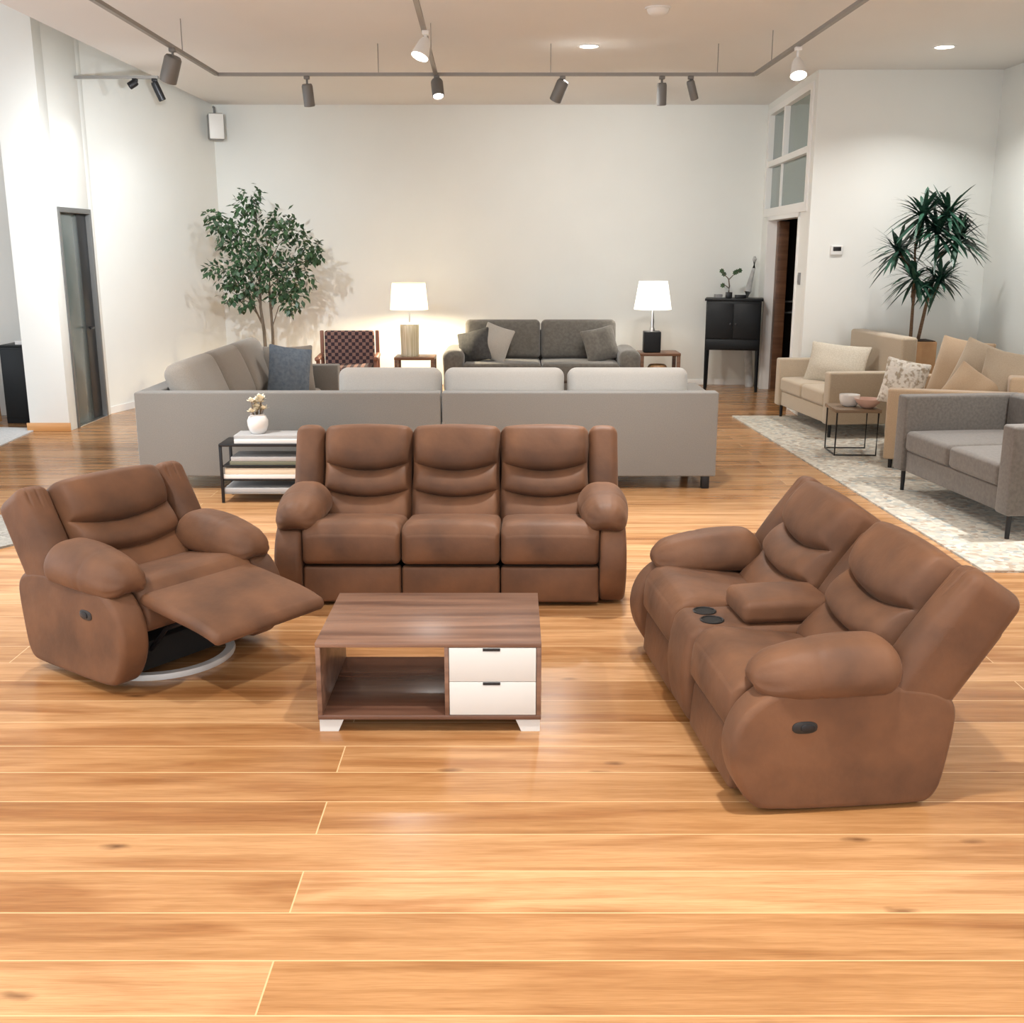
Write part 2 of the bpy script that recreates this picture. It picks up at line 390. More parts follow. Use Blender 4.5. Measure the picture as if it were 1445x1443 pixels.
# slanted left wall from the corner to the door block
def slab(a, b, th, z0, z1, side=1):
    a = Vector((a[0], a[1])); b = Vector((b[0], b[1])); t = (b - a).normalized(); nn = Vector((-t.y, t.x)) * th * side
    P = [a, b, b + nn, a + nn]
    V = [(p.x, p.y, z0) for p in P] + [(p.x, p.y, z1) for p in P]
    F = [(0, 1, 2, 3), (4, 5, 6, 7), (0, 1, 5, 4), (1, 2, 6, 5), (2, 3, 7, 6), (3, 0, 4, 7)]
    m = MB(); m.raw(V, F); return m
struct(slab((-3.84, 14.72), (-4.53, 11.93), 0.15, 0, CL, -1).build('wall_left', 'wall'))
struct(slab((-3.842, 14.70), (-4.512, 12.0), 0.012, 0, 0.075, 1).build('baseboard_left', 'trimwhite'))
struct(MB().box(-3.84, 3.22, 14.688, 14.7, 0, 0.075, 0.002).build('baseboard_back', 'trimwhite'))
# door block (pillar): front face Y=10.85, side face X=-4.48; the doorway is cut into the side
BX = -4.48
mb = MB()
mb.box(-4.88, BX, 10.85, 11.06, 0, CL, 0.002)
struct(mb.build('wall_pillar', 'wall'))
struct(MB().box(-4.88, BX, 11.88, 12.0, 0, CL, 0.002).build('wall_pillar_rear', 'wall'))
struct(MB().box(-4.88, BX, 11.06, 11.88, 2.19, CL, 0.002).build('wall_over_door', 'wall'))
struct(MB().box(-4.91, BX + 0.012, 10.838, 10.85, 0, 0.085, 0.002).build('baseboard_pillar', 'oaktrim'))
d = struct(bpy.data.objects.new('door_1', None)); COL.objects.link(d); d.location = (BX, 11.47, 0)
m = MB().box(-0.10, 0.015, -0.425, -0.385, 0, 2.2); m.build('door_jamb', 'frame_grey', d)
MB().box(-0.10, 0.015, 0.385, 0.425, 0, 2.2).build('door_jamb', 'frame_grey', d)
MB().box(-0.10, 0.015, -0.385, 0.385, 2.15, 2.2).build('door_head', 'frame_grey', d)
MB().box(-0.085, -0.04, -0.385, 0.14, 0.012, 2.15).build('door_panel', 'door_glass', d)
MB().box(-0.085, -0.035, 0.14, 0.385, 0.012, 2.15).build('door_stile', 'door_dark', d)
MB().tube([(-0.035, 0.21, 0.98), (0.02, 0.21, 0.98), (0.025, 0.20, 0.98), (0.025, 0.09, 0.98)], 0.011).build('door_handle', 'black_metal', d)
MB().box(-0.10, 0.02, -0.385, 0.385, 0, 0.012).build('door_sill', 'chrome', d)
# left bay beyond the pillar
struct(MB().box(-8.05, -4.88, 11.9, 12.05, 0, CL, 0.002).build('wall_left_bay', 'wall'))
# partition on the right with the thermostat, and the window/door wall that runs back from it
struct(MB().box(3.165, 5.2, 11.9, 12.02, 0, CH, 0.002).build('wall_right_partition', 'wall'))
struct(MB().box(5.07, 5.2, -4.2, 11.9, 0, CH, 0.002).build('wall_right', 'wall'))
# side wall X from 3.17 at Y=12.02 to 3.29 at Y=14.7 ; opening for door and window
def sideX(y): return 3.165 + (y - 12.0) / 2.7 * 0.125
def sslab(y0, y1, z0, z1, nm):
    return struct(slab((sideX(y0), y0), (sideX(y1), y1), 0.11, z0, z1, -1).build(nm, 'wall'))
sslab(12.0, 12.42, 0, 2.2, 'wall_right_side')
sslab(14.22, 14.72, 0, 2.2, 'wall_right_side_far')
sslab(12.0, 14.72, 3.5, CH, 'wall_over_window')
sslab(14.55, 14.72, 2.2, 3.5, 'wall_beside_window')
# window_1: white frame with bars and greenish panes
w = struct(bpy.data.objects.new('window_1', None)); COL.objects.link(w)
def sbar(y0, y1, z0, z1, off, th, nm, mt, par):
    m = slab((sideX(y0) - off, y0), (sideX(y1) - off, y1), th, z0, z1, -1); return m.build(nm, mt, par)
sbar(12.02, 14.55, 2.19, 2.29, 0.02, 0.13, 'window_sill', 'trimwhite', w)
sbar(12.02, 14.55, 3.43, 3.5, 0.02, 0.13, 'window_head', 'trimwhite', w)
sbar(12.02, 12.14, 2.29, 3.43, 0.02, 0.13, 'window_frame', 'trimwhite', w)
sbar(14.47, 14.55, 2.29, 3.43, 0.02, 0.13, 'window_frame', 'trimwhite', w)
sbar(12.14, 14.47, 2.80, 2.87, 0.01, 0.10, 'window_bar', 'trimwhite', w)
sbar(13.50, 13.58, 2.87, 3.43, 0.01, 0.10, 'window_bar', 'trimwhite', w)
sbar(13.74, 13.80, 2.29, 2.80, -0.03, 0.06, 'window_bar', 'trimwhite', w)
sbar(12.14, 14.47, 2.29, 3.43, -0.05, 0.012, 'window_pane', 'winglass', w)
# door_2: open doorway to a dim room, brown door leaf folded inside
d2 = struct(bpy.data.objects.new('door_2', None)); COL.objects.link(d2)
sbar(12.36, 12.42, 0, 2.2, 0.015, 0.14, 'door_frame', 'trimwhite', d2)
sbar(14.22, 14.28, 0, 2.2, 0.015, 0.14, 'door_frame', 'trimwhite', d2)
sbar(12.36, 14.28, 2.14, 2.2, 0.015, 0.14, 'door_frame', 'trimwhite', d2)
m = MB().box(3.37, 3.50, 14.10, 14.21, 0.0, 2.13); m.build('door_lining', 'wood_brown', d2)
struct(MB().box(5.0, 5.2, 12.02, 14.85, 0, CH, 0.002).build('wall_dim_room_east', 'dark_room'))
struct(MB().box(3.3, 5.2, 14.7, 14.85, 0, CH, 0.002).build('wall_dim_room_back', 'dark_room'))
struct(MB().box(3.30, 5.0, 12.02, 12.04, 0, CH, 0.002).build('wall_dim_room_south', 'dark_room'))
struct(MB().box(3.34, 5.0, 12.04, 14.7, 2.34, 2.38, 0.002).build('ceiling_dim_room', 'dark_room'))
# far left wall with a daylight window, rear wall with one added as fill
def frame_wall(nm, axis, pos, a0, a1, b0, b1, z0, z1):
    parts = [(a0, b0, 0, CL), (b1, a1, 0, CL), (b0, b1, 0, z0), (b0, b1, z1, CL)]
    for i, (p, q, u, v) in enumerate(parts):
        m = MB()
        if axis == 'x': m.box(pos - 0.15, pos, p, q, u, v, 0.002)
        else: m.box(p, q, pos - 0.15, pos, u, v, 0.002)
        struct(m.build(nm + ['', '_side', '_sill', '_head'][i], 'wall'))
frame_wall('wall_far_left', 'x', -8.05, -4.2, 12.05, -2.5, 9.5, 0.5, 3.1)
frame_wall('wall_rear', 'y', -4.05, -8.2, 5.2, -6.0, 4.4, 0.4, 3.1)

# a dark metal stand just visible in the dim room behind the doorway
st_ = thing('shelf_stand', 'dark metal shelf stand in the dim room seen through the right doorway', 'shelf', (3.60, 14.40, 0))
for sx in (-0.13, 0.13):
    for sy in (-0.13, 0.13):
        MB().tube([(sx, sy, 0), (sx, sy, 1.25)], 0.014, 8).build('post', 'black_metal', st_)
for z_ in (0.35, 0.98, 1.12):
    MB().box(-0.15, 0.15, -0.15, 0.15, z_, z_ + 0.02, 0.003).build('shelf_board', 'grey_metal', st_)

# ---------------------------------------------------------------- the brown reclining suite
def sgn(x): return -1 if x < 0 else 1
def arm_outline():
    pts = [(0.075, 0.006), (0.02, 0.035), (-0.03, 0.11), (-0.055, 0.20), (-0.045, 0.29), (-0.005, 0.365), (0.065, 0.42), (0.13, 0.437),
           (0.25, 0.443), (0.45, 0.44), (0.59, 0.425), (0.66, 0.40), (0.70, 0.35), (0.70, 0.27), (0.675, 0.10), (0.662, 0.055), (0.635, 0.018), (0.59, 0.006)]
    # smooth it once (Chaikin)
    for _ in range(2):
        q = []
        for i in range(len(pts)):
            a = pts[i]; b = pts[(i + 1) % len(pts)]
            q += [(a[0] * .75 + b[0] * .25, a[1] * .75 + b[1] * .25), (a[0] * .25 + b[0] * .75, a[1] * .25 + b[1] * .75)]
        pts = q
    return pts

def back_cushion(W, Hh, T=0.17, c1=0.60, c2=0.33, smile=0.05):
    """stuffed backrest, front on -y, with two smiling seams; local z 0..Hh"""
    hw = W / 2
    def f(x, y, z):
        u = x / hw; t = (z + Hh / 2) / Hh
        front = max(0.0, -y / (T / 2))
        s1 = 0.576; s2 = 0.303
        edge = max(0.0, 1 - abs(u) ** 9)
        if t > s1: lo, hi, amp = s1, 1.10, 0.076
        elif t > s2: lo, hi, amp = s2, s1, 0.060
        else: lo, hi, amp = -0.16, s2, 0.056
        q = max(0.0, min(1.0, (t - lo) / (hi - lo)))
        # each roll hangs over the seam below it: sharp underside, easy top
        p1, p2 = (0.34, 0.62) if t > s2 else (0.45, 0.62)
        qm = p1 / (p1 + p2)
        b = amp * (q ** p1 * (1 - q) ** p2) / (qm ** p1 * (1 - qm) ** p2)
        fade = max(0.0, min(1.0, (1 - abs(u)) / 0.10)); fade = fade * fade * (3 - 2 * fade)
        b = b * fade + (1 - fade) * 0.028
        y2 = y - front * b * edge
        # crown overhang at top
        if y > 0: y2 = y + 0.015 * math.sin(math.pi * t)
        x2 = x * (1 + 0.015 * math.sin(math.pi * t * 3))
        tc_ = max(0.0, min(1.0, t))
        am = 0.085 * tc_ / s2 if tc_ < s2 else (0.085 + 0.010 * (tc_ - s2) / (s1 - s2) if tc_ < s1 else 0.095 * max(0.0, 1 - (tc_ - s1) / (1 - s1)) ** 1.2)
        z2 = z + Hh * am * (u * u - 0.33) + 0.014 * (1 - u * u) * max(0.0, (t - 0.8) / 0.2)
        return (x2, y2, z2)
    m = MB(); m.rbox((W, T, Hh), 0.034, (22, 2, 84), 4, f=f, loc=(0, 0, Hh / 2)); return m

def wing(W, Hh, T=0.21, pleat=0.0):
    def f(x, y, z):
        t = (z + Hh / 2) / Hh
        puff = 0.022 * (1 - (x / (W / 2)) ** 2) * math.sin(math.pi * min(1, max(0, t)))
        pl = 0.0
        if y < 0:
            env = math.exp(-((t - 0.90) / 0.07) ** 2)
            for c_ in (-0.22, 0.05, 0.30): pl += pleat * env * math.exp(-((x / W - c_ - 0.25 * (t - 0.9)) / 0.035) ** 2)
        return (x, y - puff + pl if y < 0 else y + puff * .6, z + (0.012 * (1 - (2 * x / W) ** 2) if t > .9 else 0))
    m = MB(); m.rbox((W, T, Hh), 0.042, (30, 3, 26), 4, f=f, loc=(0, 0, Hh / 2)); return m

def arm_pad(Lp=0.49, Wp=0.235, Hp=0.185, s=1):
    def f(x, y, z):
        u = x / (Wp / 2); t = (y + Lp / 2) / Lp      # t=0 at the front
        sw = math.sin(math.pi * (0.10 + 0.58 * t))
        w = 0.60 + 0.46 * sw; k = 0.66 + 0.40 * sw
        droop = -0.04 * max(0, abs(u) - 0.2) ** 1.3
        g = max(0.0, 1 - t / 0.30); ang = math.atan2(z, x)
        cr = 1 - 0.055 * g * math.sin(7 * ang + 0.6) ** 4
        # a stitched seam goes round the pad a third of the way back
        cr *= 1 - 0.030 * math.exp(-((t - 0.42) / 0.018) ** 2)
        return (x * w * cr, y, (z * k + droop) * cr + 0.014 * math.sin(math.pi * t) - 0.012 * (1 - t))
    m = MB(); m.rbox((Wp, Lp, Hp), 0.085, (8, 30, 6), 6, f=f); return m

def seat_cushion(W, D, T, r=0.03, rr=0.085):
    hw = W / 2
    def f(x, y, z):
        u = x / hw; v = y / (D / 2)
        t = max(0.0, min(1.0, (-y - (D / 2 - rr)) / rr))
        top = max(0.0, min(1.0, z / (T / 2))) ** 1.8
        z2 = z + (0.020 * (1 - u ** 6) * (1 - max(0, v) ** 2) if z > 0 else 0)
        z2 -= top * rr * 0.85 * (1 - math.sqrt(max(0.0, 1 - t * t)))
        y2 = y - (0.020 * (1 - u ** 6) * (1 - (z / (T / 2)) ** 2) if y < 0 else 0)
        return (x, y2, z2)
    m = MB(); m.rbox((W, D, T), r, (12, 16, 6), 4, f=f); return m

def front_panel(W, Hh, T=0.07):
    hw = W / 2
    def f(x, y, z):
        u = x / hw; v = z / (Hh / 2)
        return (x, y - (0.012 * (1 - u ** 4) * (1 - v * v) if y < 0 else 0), z)
    m = MB(); m.rbox((W, T, Hh), 0.016, (8, 2, 6), 3, f=f); return m

def recliner(name, label, cat, loc, rotz, seats, seat_w, arm_w=0.135, console=0.0, tilt=22, back_h=0.50, open_rest=False,
             lever=(1,), wing_w=0.165, back_d=0.50, pad=(0.49, 0.25, 0.160), back_up=0.345, pad_out=0.0, swivel=False, pad_y=0.235):
    root = thing(name, label, cat, loc, rotz)
    Wt = seats * seat_w + 2 * arm_w + console; x0 = -Wt / 2
    fl = 0.028 if swivel else 0.0
    Z = Matrix.Translation((0, 0, fl))
    # side panels
    for s in (-1, 1):
        xa = s * Wt / 2 - (arm_w if s > 0 else 0)
        sp = MB().prism(arm_outline(), xa, xa + arm_w, 0.026, seg=5, mx=Z).build('side_panel', 'leather', root, sharp=60)
        if s in lever:
            xo = s * (Wt / 2)
            def oval(hy, hz, cy, cz, n=28):
                return [(cy + hy * math.copysign(abs(math.cos(g)) ** 0.75, math.cos(g)), cz + hz * math.copysign(abs(math.sin(g)) ** 0.75, math.sin(g)))
                        for g in [2 * math.pi * k / n for k in range(n)]]
            e0, e1 = sorted((xo - s * 0.01, xo + s * 0.003))
            lv = MB().prism(oval(0.042, 0.021, 0.185, 0.305), e0, e1, 0.002, seg=2, mx=Z).build('recline_handle_cup', 'black_plastic', sp)
            e0, e1 = sorted((xo, xo + s * 0.006))
            MB().prism(oval(0.024, 0.014, 0.195, 0.303), e0, e1, 0.002, seg=2, mx=Z).build('recline_lever', 'black_metal', sp)
    # plinth
    m = MB().box(-Wt / 2 + 0.05, Wt / 2 - 0.05, 0.10, 0.62, 0.012 + fl, 0.14 + fl, 0.01)
    m.build('base_frame', 'dark_under', root)
    # seats and front panels
    order = ['s'] * seats
    if console: order = ['s', 'c', 's']
    x = x0 + arm_w
    BT = Matrix.Translation((0, back_d, back_up + fl)) @ Matrix.Rotation(-R(tilt), 4, 'X')
    inner = Wt - 2 * wing_w
    for it in order:
        if it == 'c':
            cx = x + console / 2
            m = MB(); m.rbox((console - 0.006, 0.62, 0.40), 0.045, (4, 8, 6), 4, loc=(cx, 0.30, 0.21),
                             f=lambda X, Y, Zz: (X, Y - 0.03 * max(0, 1 - (Zz / 0.185) ** 2) * (1 if Y < 0 else 0), Zz))
            cb = m.build('console', 'leather', root)
            m = MB(); m.rbox((console - 0.03, 0.36, 0.09), 0.03, (6, 8, 2), 4, loc=(cx, 0.37, 0.455),
                             f=lambda X, Y, Zz: (X, Y, Zz + (0.015 * (1 - (Y / 0.16) ** 2) * (1 - (X / 0.14) ** 2) if Zz > 0 else 0)))
            lid = m.build('console_lid', 'leather', root)
            m = MB().box(cx + console / 2 - 0.035, cx + console / 2 - 0.015, 0.50, 0.545, 0.42, 0.44, 0.002); m.build('lid_clip', 'chrome', lid)
            for k in (-1, 1):
                m = MB(); m.lathe([(0.0465, 0.0), (0.0465, 0.004), (0.043, 0.006), (0.039, 0.004), (0.039, 0.0)], 32, loc=(cx + k * 0.053, 0.09, 0.4095))
                m.build('cup_holder_rim', 'black_plastic', cb)
                m = MB(); m.lathe([(0.0395, 0.0015), (0.02, 0.001), (0.0, 0.001)], 28, loc=(cx + k * 0.053, 0.09, 0.4095)); m.build('cup_shade_disc', 'dark_under', cb)  # flat black disc stands for the shaded depth of the cup
            x += console; continue
        cx = x + seat_w / 2
        m = seat_cushion(seat_w - 0.006, 0.56, 0.205)
        m.build('seat_cushion', 'leather', root, mx=Matrix.Translation((cx, 0.270, 0.292 + fl)) @ Matrix.Rotation(R(-7.5), 4, 'X'))
        if open_rest:
            W = seat_w - 0.01
            def fr(X, Y, Zz):
                u = X / (W / 2); v = Y / 0.24
                return (X, Y, Zz + 0.012 * (1 - u ** 4) * (1 - v ** 4) * sgn(Zz) - 0.02 * max(0, -v) ** 3)
            m = MB(); m.rbox((W, 0.50, 0.055), 0.026, (10, 12, 2), 4, f=fr)
            m.build('footrest', 'leather', root, mx=Matrix.Translation((cx, -0.22, 0.335 + fl)) @ Matrix.Rotation(R(7), 4, 'X'))
            for s in (-1, 1):
                m = MB(); m.tube([(cx + s * 0.2, 0.10, 0.10 + fl), (cx + s * 0.2, -0.02, 0.22 + fl), (cx + s * 0.2, -0.20, 0.30 + fl)], 0.010, 6)
                m.build('footrest_linkage', 'black_metal', root)
        else:
            m = front_panel(seat_w - 0.006, 0.188)
            m.build('footrest_panel', 'leather', root, mx=Matrix.Translation((cx, 0.030, 0.114)) @ Matrix.Rotation(R(-4), 4, 'X'))
        x += seat_w
    # backrests between the wings
    bw = (inner - console * 0.62) / seats if console else inner / seats
    bx = -inner / 2
    bo = ['s', 'c', 's'] if console else ['s'] * seats
    for it in bo:
        if it == 'c':
            cw = console * 0.62
            wing(cw + 0.01, back_h * 0.90, 0.15).build('back_centre_panel', 'leather', root, mx=BT @ Matrix.Translation((bx + cw / 2, 0.06, 0.0)))
            bx += cw; continue
        back_cushion(bw - 0.004, back_h).build('backrest', 'leather', root, sharp=75, mx=BT @ Matrix.Translation((bx + bw / 2, 0.03, 0)))
        bx += bw
    for s in (-1, 1):
        w_ = wing(wing_w - 0.004, back_h * 1.065, pleat=0.0 if seats > 2 else 0.006).build('back_wing', 'leather', root, mx=BT @ Matrix.Translation((s * (Wt / 2 - wing_w / 2), 0.045, -0.03)))
    m = MB(); m.rbox((Wt - 0.05, 0.06, back_h * 0.93), 0.025, (4, 1, 4), 3, loc=(0, 0.135, back_h * 0.465 - 0.06))
    m.build('back_shell', 'leather', root, mx=BT)
    # arm pads
    for s in (-1, 1):
        px = s * (Wt / 2 - arm_w / 2 - 0.035 + pad_out)
        arm_pad(*pad).build('arm_pad', 'leather', root, sharp=70, mx=Matrix.Translation((px, pad_y, 0.476 + fl)) @ Matrix.Rotation(R(3), 4, 'X'))
    if swivel:
        n = 48; rr = 0.30
        pts = [(rr * math.cos(2 * math.pi * i / n), 0.30 + rr * math.sin(2 * math.pi * i / n), 0.017) for i in range(n)]
        m = MB(); V = []; F = []
        for i in range(n):
            a = 2 * math.pi * i / n
            for (dr, dz) in ((-.018, .0), (.018, .0), (.022, .012), (.018, .026), (-.018, .026), (-.022, .012)):
                V.append(((rr + dr) * math.cos(a), 0.30 + (rr + dr) * math.sin(a), dz))
        for i in range(n):
            for j in range(6): F.append((i * 6 + j, i * 6 + (j + 1) % 6, ((i + 1) % n) * 6 + (j + 1) % 6, ((i + 1) % n) * 6 + j))
        m.raw(V, F); m.build('swivel_ring', 'white_ring', root)
        m = MB().box(-0.29, 0.29, 0.27, 0.33, 0.012, 0.035, 0.003); m.build('ring_crossbar', 'black_metal', root)
        MB().lathe([(0.07, 0.03), (0.07, 0.075)], 16, loc=(0, 0.30, 0)).build('swivel_post', 'black_metal', root)
    return root

recliner('reclining_sofa', 'brown leather three-seat reclining sofa facing the camera behind the coffee table', 'sofa',
         (-0.315, 5.33, 0), R(-0.6), 3, 0.51, tilt=24, lever=(), back_h=0.55, back_up=0.31, back_d=0.47)
recliner('reclining_loveseat', 'brown leather two-seat reclining loveseat with cup holder console, seen from its side', 'loveseat',
         (0.675, 3.99, 0), R(-84.2), 2, 0.525, console=0.285, tilt=34, lever=(1,), back_h=0.55, back_up=0.31, back_d=0.465, pad_y=0.27)
recliner('swivel_recliner', 'brown leather recliner armchair with raised footrest on a round white swivel base', 'armchair',
         (-1.35, 4.47, 0), R(54), 1, 0.60, tilt=31, open_rest=True, lever=(-1,), back_h=0.50, back_d=0.425, back_up=0.315, swivel=True, wing_w=0.16)

# ---------------------------------------------------------------- coffee table
t = thing('coffee_table', 'walnut and white coffee table with open shelf and two white drawers', 'coffee table', (-0.315, 3.824, 0))
hw = 0.4255; zt = 0.362; zb = 0.052; D = 0.61; th = 0.018
MB().box(-hw, hw, 0, D, zt - th, zt, 0.0015).build('tabletop', 'walnut', t)
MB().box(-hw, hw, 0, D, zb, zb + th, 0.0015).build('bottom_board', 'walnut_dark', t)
for s in (-1, 1):
    a = s * hw - (th if s > 0 else 0)
    MB().box(a, a + th, 0, D, zb + th, zt - th, 0.0015).build('side_panel', 'walnut', t)
dx = 0.068
MB().box(dx - 0.008, dx + 0.008, 0, D, zb + th, zt - th, 0.001).build('divider', 'walnut', t)
mid = (zb + zt) / 2
for (z0, z1) in ((zb + th + 0.002, mid - 0.001), (mid + 0.001, zt - th - 0.002)):
    dr = MB().box(dx + 0.010, hw - th - 0.002, -0.001, 0.40, z0, z1, 0.0015).build('drawer', 'white_lac', t)
    xc = (dx + hw - th) / 2 + 0.0
    MB().box(xc - 0.033, xc + 0.033, -0.003, 0.010, z1 - 0.012, z1 - 0.0005, 0.001).build('pull_cutout_shade', 'black_plastic', dr)  # black block stands for the dark inside of the cut-out
MB().box(dx + 0.010, hw - th - 0.002, 0.45, D - 0.005, zb + th, zt - th, 0.001).build('back_board', 'walnut', t)
for sx in (-1, 1):
    for yy in (0.01, D - 0.07):
        a = sx * (hw - 0.004); b = sx * (hw - 0.098); c = sx * (hw - 0.075)
        V = [(a, yy, zb), (b, yy, zb), (c, yy, 0), (a, yy, 0)]
        V += [(x_, yy + 0.06, z_) for (x_, y_, z_) in V]
        m = MB(); m.raw(V, [(0, 1, 2, 3), (4, 5, 6, 7), (0, 1, 5, 4), (1, 2, 6, 5), (2, 3, 7, 6), (3, 0, 4, 7)])
        m.build('foot', 'white_lac', t)

# ---------------------------------------------------------------- generic upholstered pieces
def soft(W, D, T, r=0.05, puff=0.03, n=(8, 8, 4), sag=0.0):
    """cushion lying flat; thickness along z"""
    def f(x, y, z):
        u = 2 * x / W; v = 2 * y / D
        k = (1 - abs(u) ** 3) * (1 - abs(v) ** 3)
        return (x, y, z + puff * k * sgn(z) + sag * math.sin(7 * x + 3 * y) * k)
    m = MB(); m.rbox((W, D, T), r, n, 3, f=f); return m
def pillow_mesh(W, H, T, seed=0):
    """square scatter pillow, standing in xz, thin along y, with pinched corners"""
    rnd = random.Random(seed); a1, a2 = rnd.uniform(0, 6), rnd.uniform(0, 6)
    def f(x, y, z):
        u = 2 * x / W; v = 2 * z / H
        k = (max(0.0, 1 - abs(u) ** 2.4) * max(0.0, 1 - abs(v) ** 2.4)) ** 0.62
        yy = (0.006 + T / 2 * k) * sgn(y) + 0.008 * math.sin(5 * u + a1) * k + 0.008 * math.sin(4 * v + a2) * k
        pin = 1 - 0.07 * (1 - abs(v) ** 2)  if abs(u) > .5 else 1
        pin2 = 1 - 0.07 * (1 - abs(u) ** 2) if abs(v) > .5 else 1
        return (x * (1 - 0.06 * (1 - v * v) * abs(u)), yy, z * (1 - 0.06 * (1 - u * u) * abs(v)))
    m = MB(); m.rbox((W, T, H), 0.02, (14, 1, 14), 2, f=f); return m
def pillow(label, loc, W, H, T, rot, mt, seed=0, group=None, name='throw_pillow'):
    o = pillow_mesh(W, H, T, seed).build(name, mt, sharp=80)
    o.location = loc; o.rotation_euler = rot
    return tag(o, label, 'pillow', group)

def box_sofa(name, label, loc, rotz, W, D, arm_h, arm_w, back_h, base_z, seat_z, n, mt, back_cush=None, cush_mat=None, leg_r=0.02,
             back_t=0.16, leg_mat='black_metal', arm_front=0.0, rolled=False, seat_mat=None, cat='sofa', cush_top=None, cush_t=0.2):
    root = thing(name, label, cat, loc, rotz)
    MB().rbox((W - 2 * arm_w, D - 0.04, 0.16), 0.015, (2, 2, 2), 2, loc=(0, D / 2 + 0.01, base_z + 0.08)).build('seat_base', mt, root)
    for s in (-1, 1):
        cx = s * (W / 2 - arm_w / 2)
        m = MB()
        if rolled:
            m.rbox((arm_w, D - 0.04, arm_h - base_z), arm_w * 0.42, (3, 5, 5), 4, loc=(cx, D / 2 - 0.02, (arm_h + base_z) / 2),
                   f=lambda x, y, z: (x * (1 + 0.12 * max(0, z / (arm_h - base_z) * 2)), y, z))
        else:
            m.rbox((arm_w, D - arm_front, arm_h - base_z), 0.02, (2, 2, 2), 2, loc=(cx, D / 2 + arm_front / 2, (arm_h + base_z) / 2))
        m.build('armrest', mt, root)
    MB().rbox((W - 2 * arm_w + 0.002, back_t, back_h - base_z - 0.16), 0.03, (2, 2, 2), 3, loc=(0, D - back_t / 2, (back_h + base_z + 0.16) / 2)).build('back_frame', mt, root)
    sw = (W - 2 * arm_w) / n
    for i in range(n):
        cx = -W / 2 + arm_w + sw * (i + 0.5)
        soft(sw - 0.01, D - back_t - 0.01, seat_z - base_z - 0.16, 0.035, 0.012).build('seat_cushion', seat_mat or mt, root,
            mx=Matrix.Translation((cx, (D - back_t) / 2, (seat_z + base_z + 0.16) / 2)))
        if back_cush:
            ht = (cush_top or back_h) - seat_z
            m = soft(sw - 0.012, ht, cush_t, 0.06, 0.035)
            m.build('back_cushion', cush_mat or mt, root, mx=Matrix.Translation((cx, D - back_t - cush_t / 2 - 0.02, seat_z + ht / 2)) @ Matrix.Rotation(R(82), 4, 'X'))
    for sx in (-1, 1):
        for yy in (0.06, D - 0.06):
            MB().tube([(sx * (W / 2 - 0.07), yy, base_z + 0.01), (sx * (W / 2 - 0.07), yy, 0)], [leg_r, leg_r * 0.8], 10).build('leg', leg_mat, root)
    return root

# ---------------------------------------------------------------- grey sectional (its back towards us, left wing running away)
s = thing('sectional_sofa', 'large light grey L-shaped sectional sofa with its back to the camera', 'sectional sofa', (0, 8.12, 0))
XL, XR, XS = -2.85, 1.56, -0.535
BH = 0.745
for (a, b, nm) in ((XL, XS - 0.006, 'back_panel'), (XS + 0.006, XR, 'back_panel')):
    MB().rbox((b - a, 0.15, BH - 0.10), 0.012, (4, 1, 2), 2, loc=((a + b) / 2, 0.075, 0.10 + (BH - 0.10) / 2)).build(nm, 'grey_fab', s)
MB().rbox((0.16, 2.70, BH - 0.10), 0.012, (1, 4, 2), 2, loc=(XL + 0.08, 0.152 + 1.35, 0.10 + (BH - 0.10) / 2)).build('wing_back', 'grey_fab', s)
MB().rbox((0.95, 0.15, 0.57), 0.012, (2, 1, 2), 2, loc=(XL + 0.165 + 0.475, 2.76, 0.385)).build('wing_end_arm', 'grey_fab', s)
MB().rbox((0.15, 0.90, BH - 0.15), 0.012, (1, 2, 2), 2, loc=(XR - 0.075, 0.60, 0.10 + (BH - 0.15) / 2)).build('end_arm', 'grey_fab', s)
MB().rbox((XR - 0.15 - XL - 0.17, 0.88, 0.18), 0.01, (2, 2, 1), 1, loc=((XR - 0.15 + XL + 0.17) / 2, 0.60, 0.19)).build('seat_base', 'grey_fab', s)
MB().rbox((0.95, 1.63, 0.18), 0.01, (2, 2, 1), 1, loc=(XL + 0.17 + 0.475, 1.86, 0.19)).build('wing_base', 'grey_fab', s)
for (a, b) in ((-1.90, -0.55), (-0.54, 0.42), (0.43, 1.40)):
    soft(b - a - 0.008, 0.84, 0.17, 0.05, 0.012).build('seat_cushion', 'light_fab', s, mx=Matrix.Translation(((a + b) / 2, 0.58, 0.365)))
for (y0, y1) in ((0.16, 0.95), (0.96, 1.80), (1.81, 2.67)):
    soft(0.78, y1 - y0 - 0.008, 0.17, 0.05, 0.012).build('seat_cushion', 'mid_fab', s, mx=Matrix.Translation((XL + 0.17 + 0.40, (y0 + y1) / 2, 0.365)))
for i, (a, b) in enumerate(((-1.345, -0.545), (-0.525, 0.405), (0.43, 1.365))):
    soft(b - a, 0.47, 0.19, 0.07, 0.035, sag=0.004).build('back_cushion', 'light_fab', s,
         mx=Matrix.Translation(((a + b) / 2, 0.30, 0.665)) @ Matrix.Rotation(R(80), 4, 'X'))
for i, (y0, y1) in enumerate(((0.17, 0.98), (1.0, 1.80), (1.82, 2.64))):
    soft(0.52, y1 - y0, 0.20, 0.08, 0.045).build('back_cushion', 'mid_fab', s,
         mx=Matrix.Translation((XL + 0.34, (y0 + y1) / 2, 0.70)) @ Matrix.Rotation(R(68), 4, 'Y'))
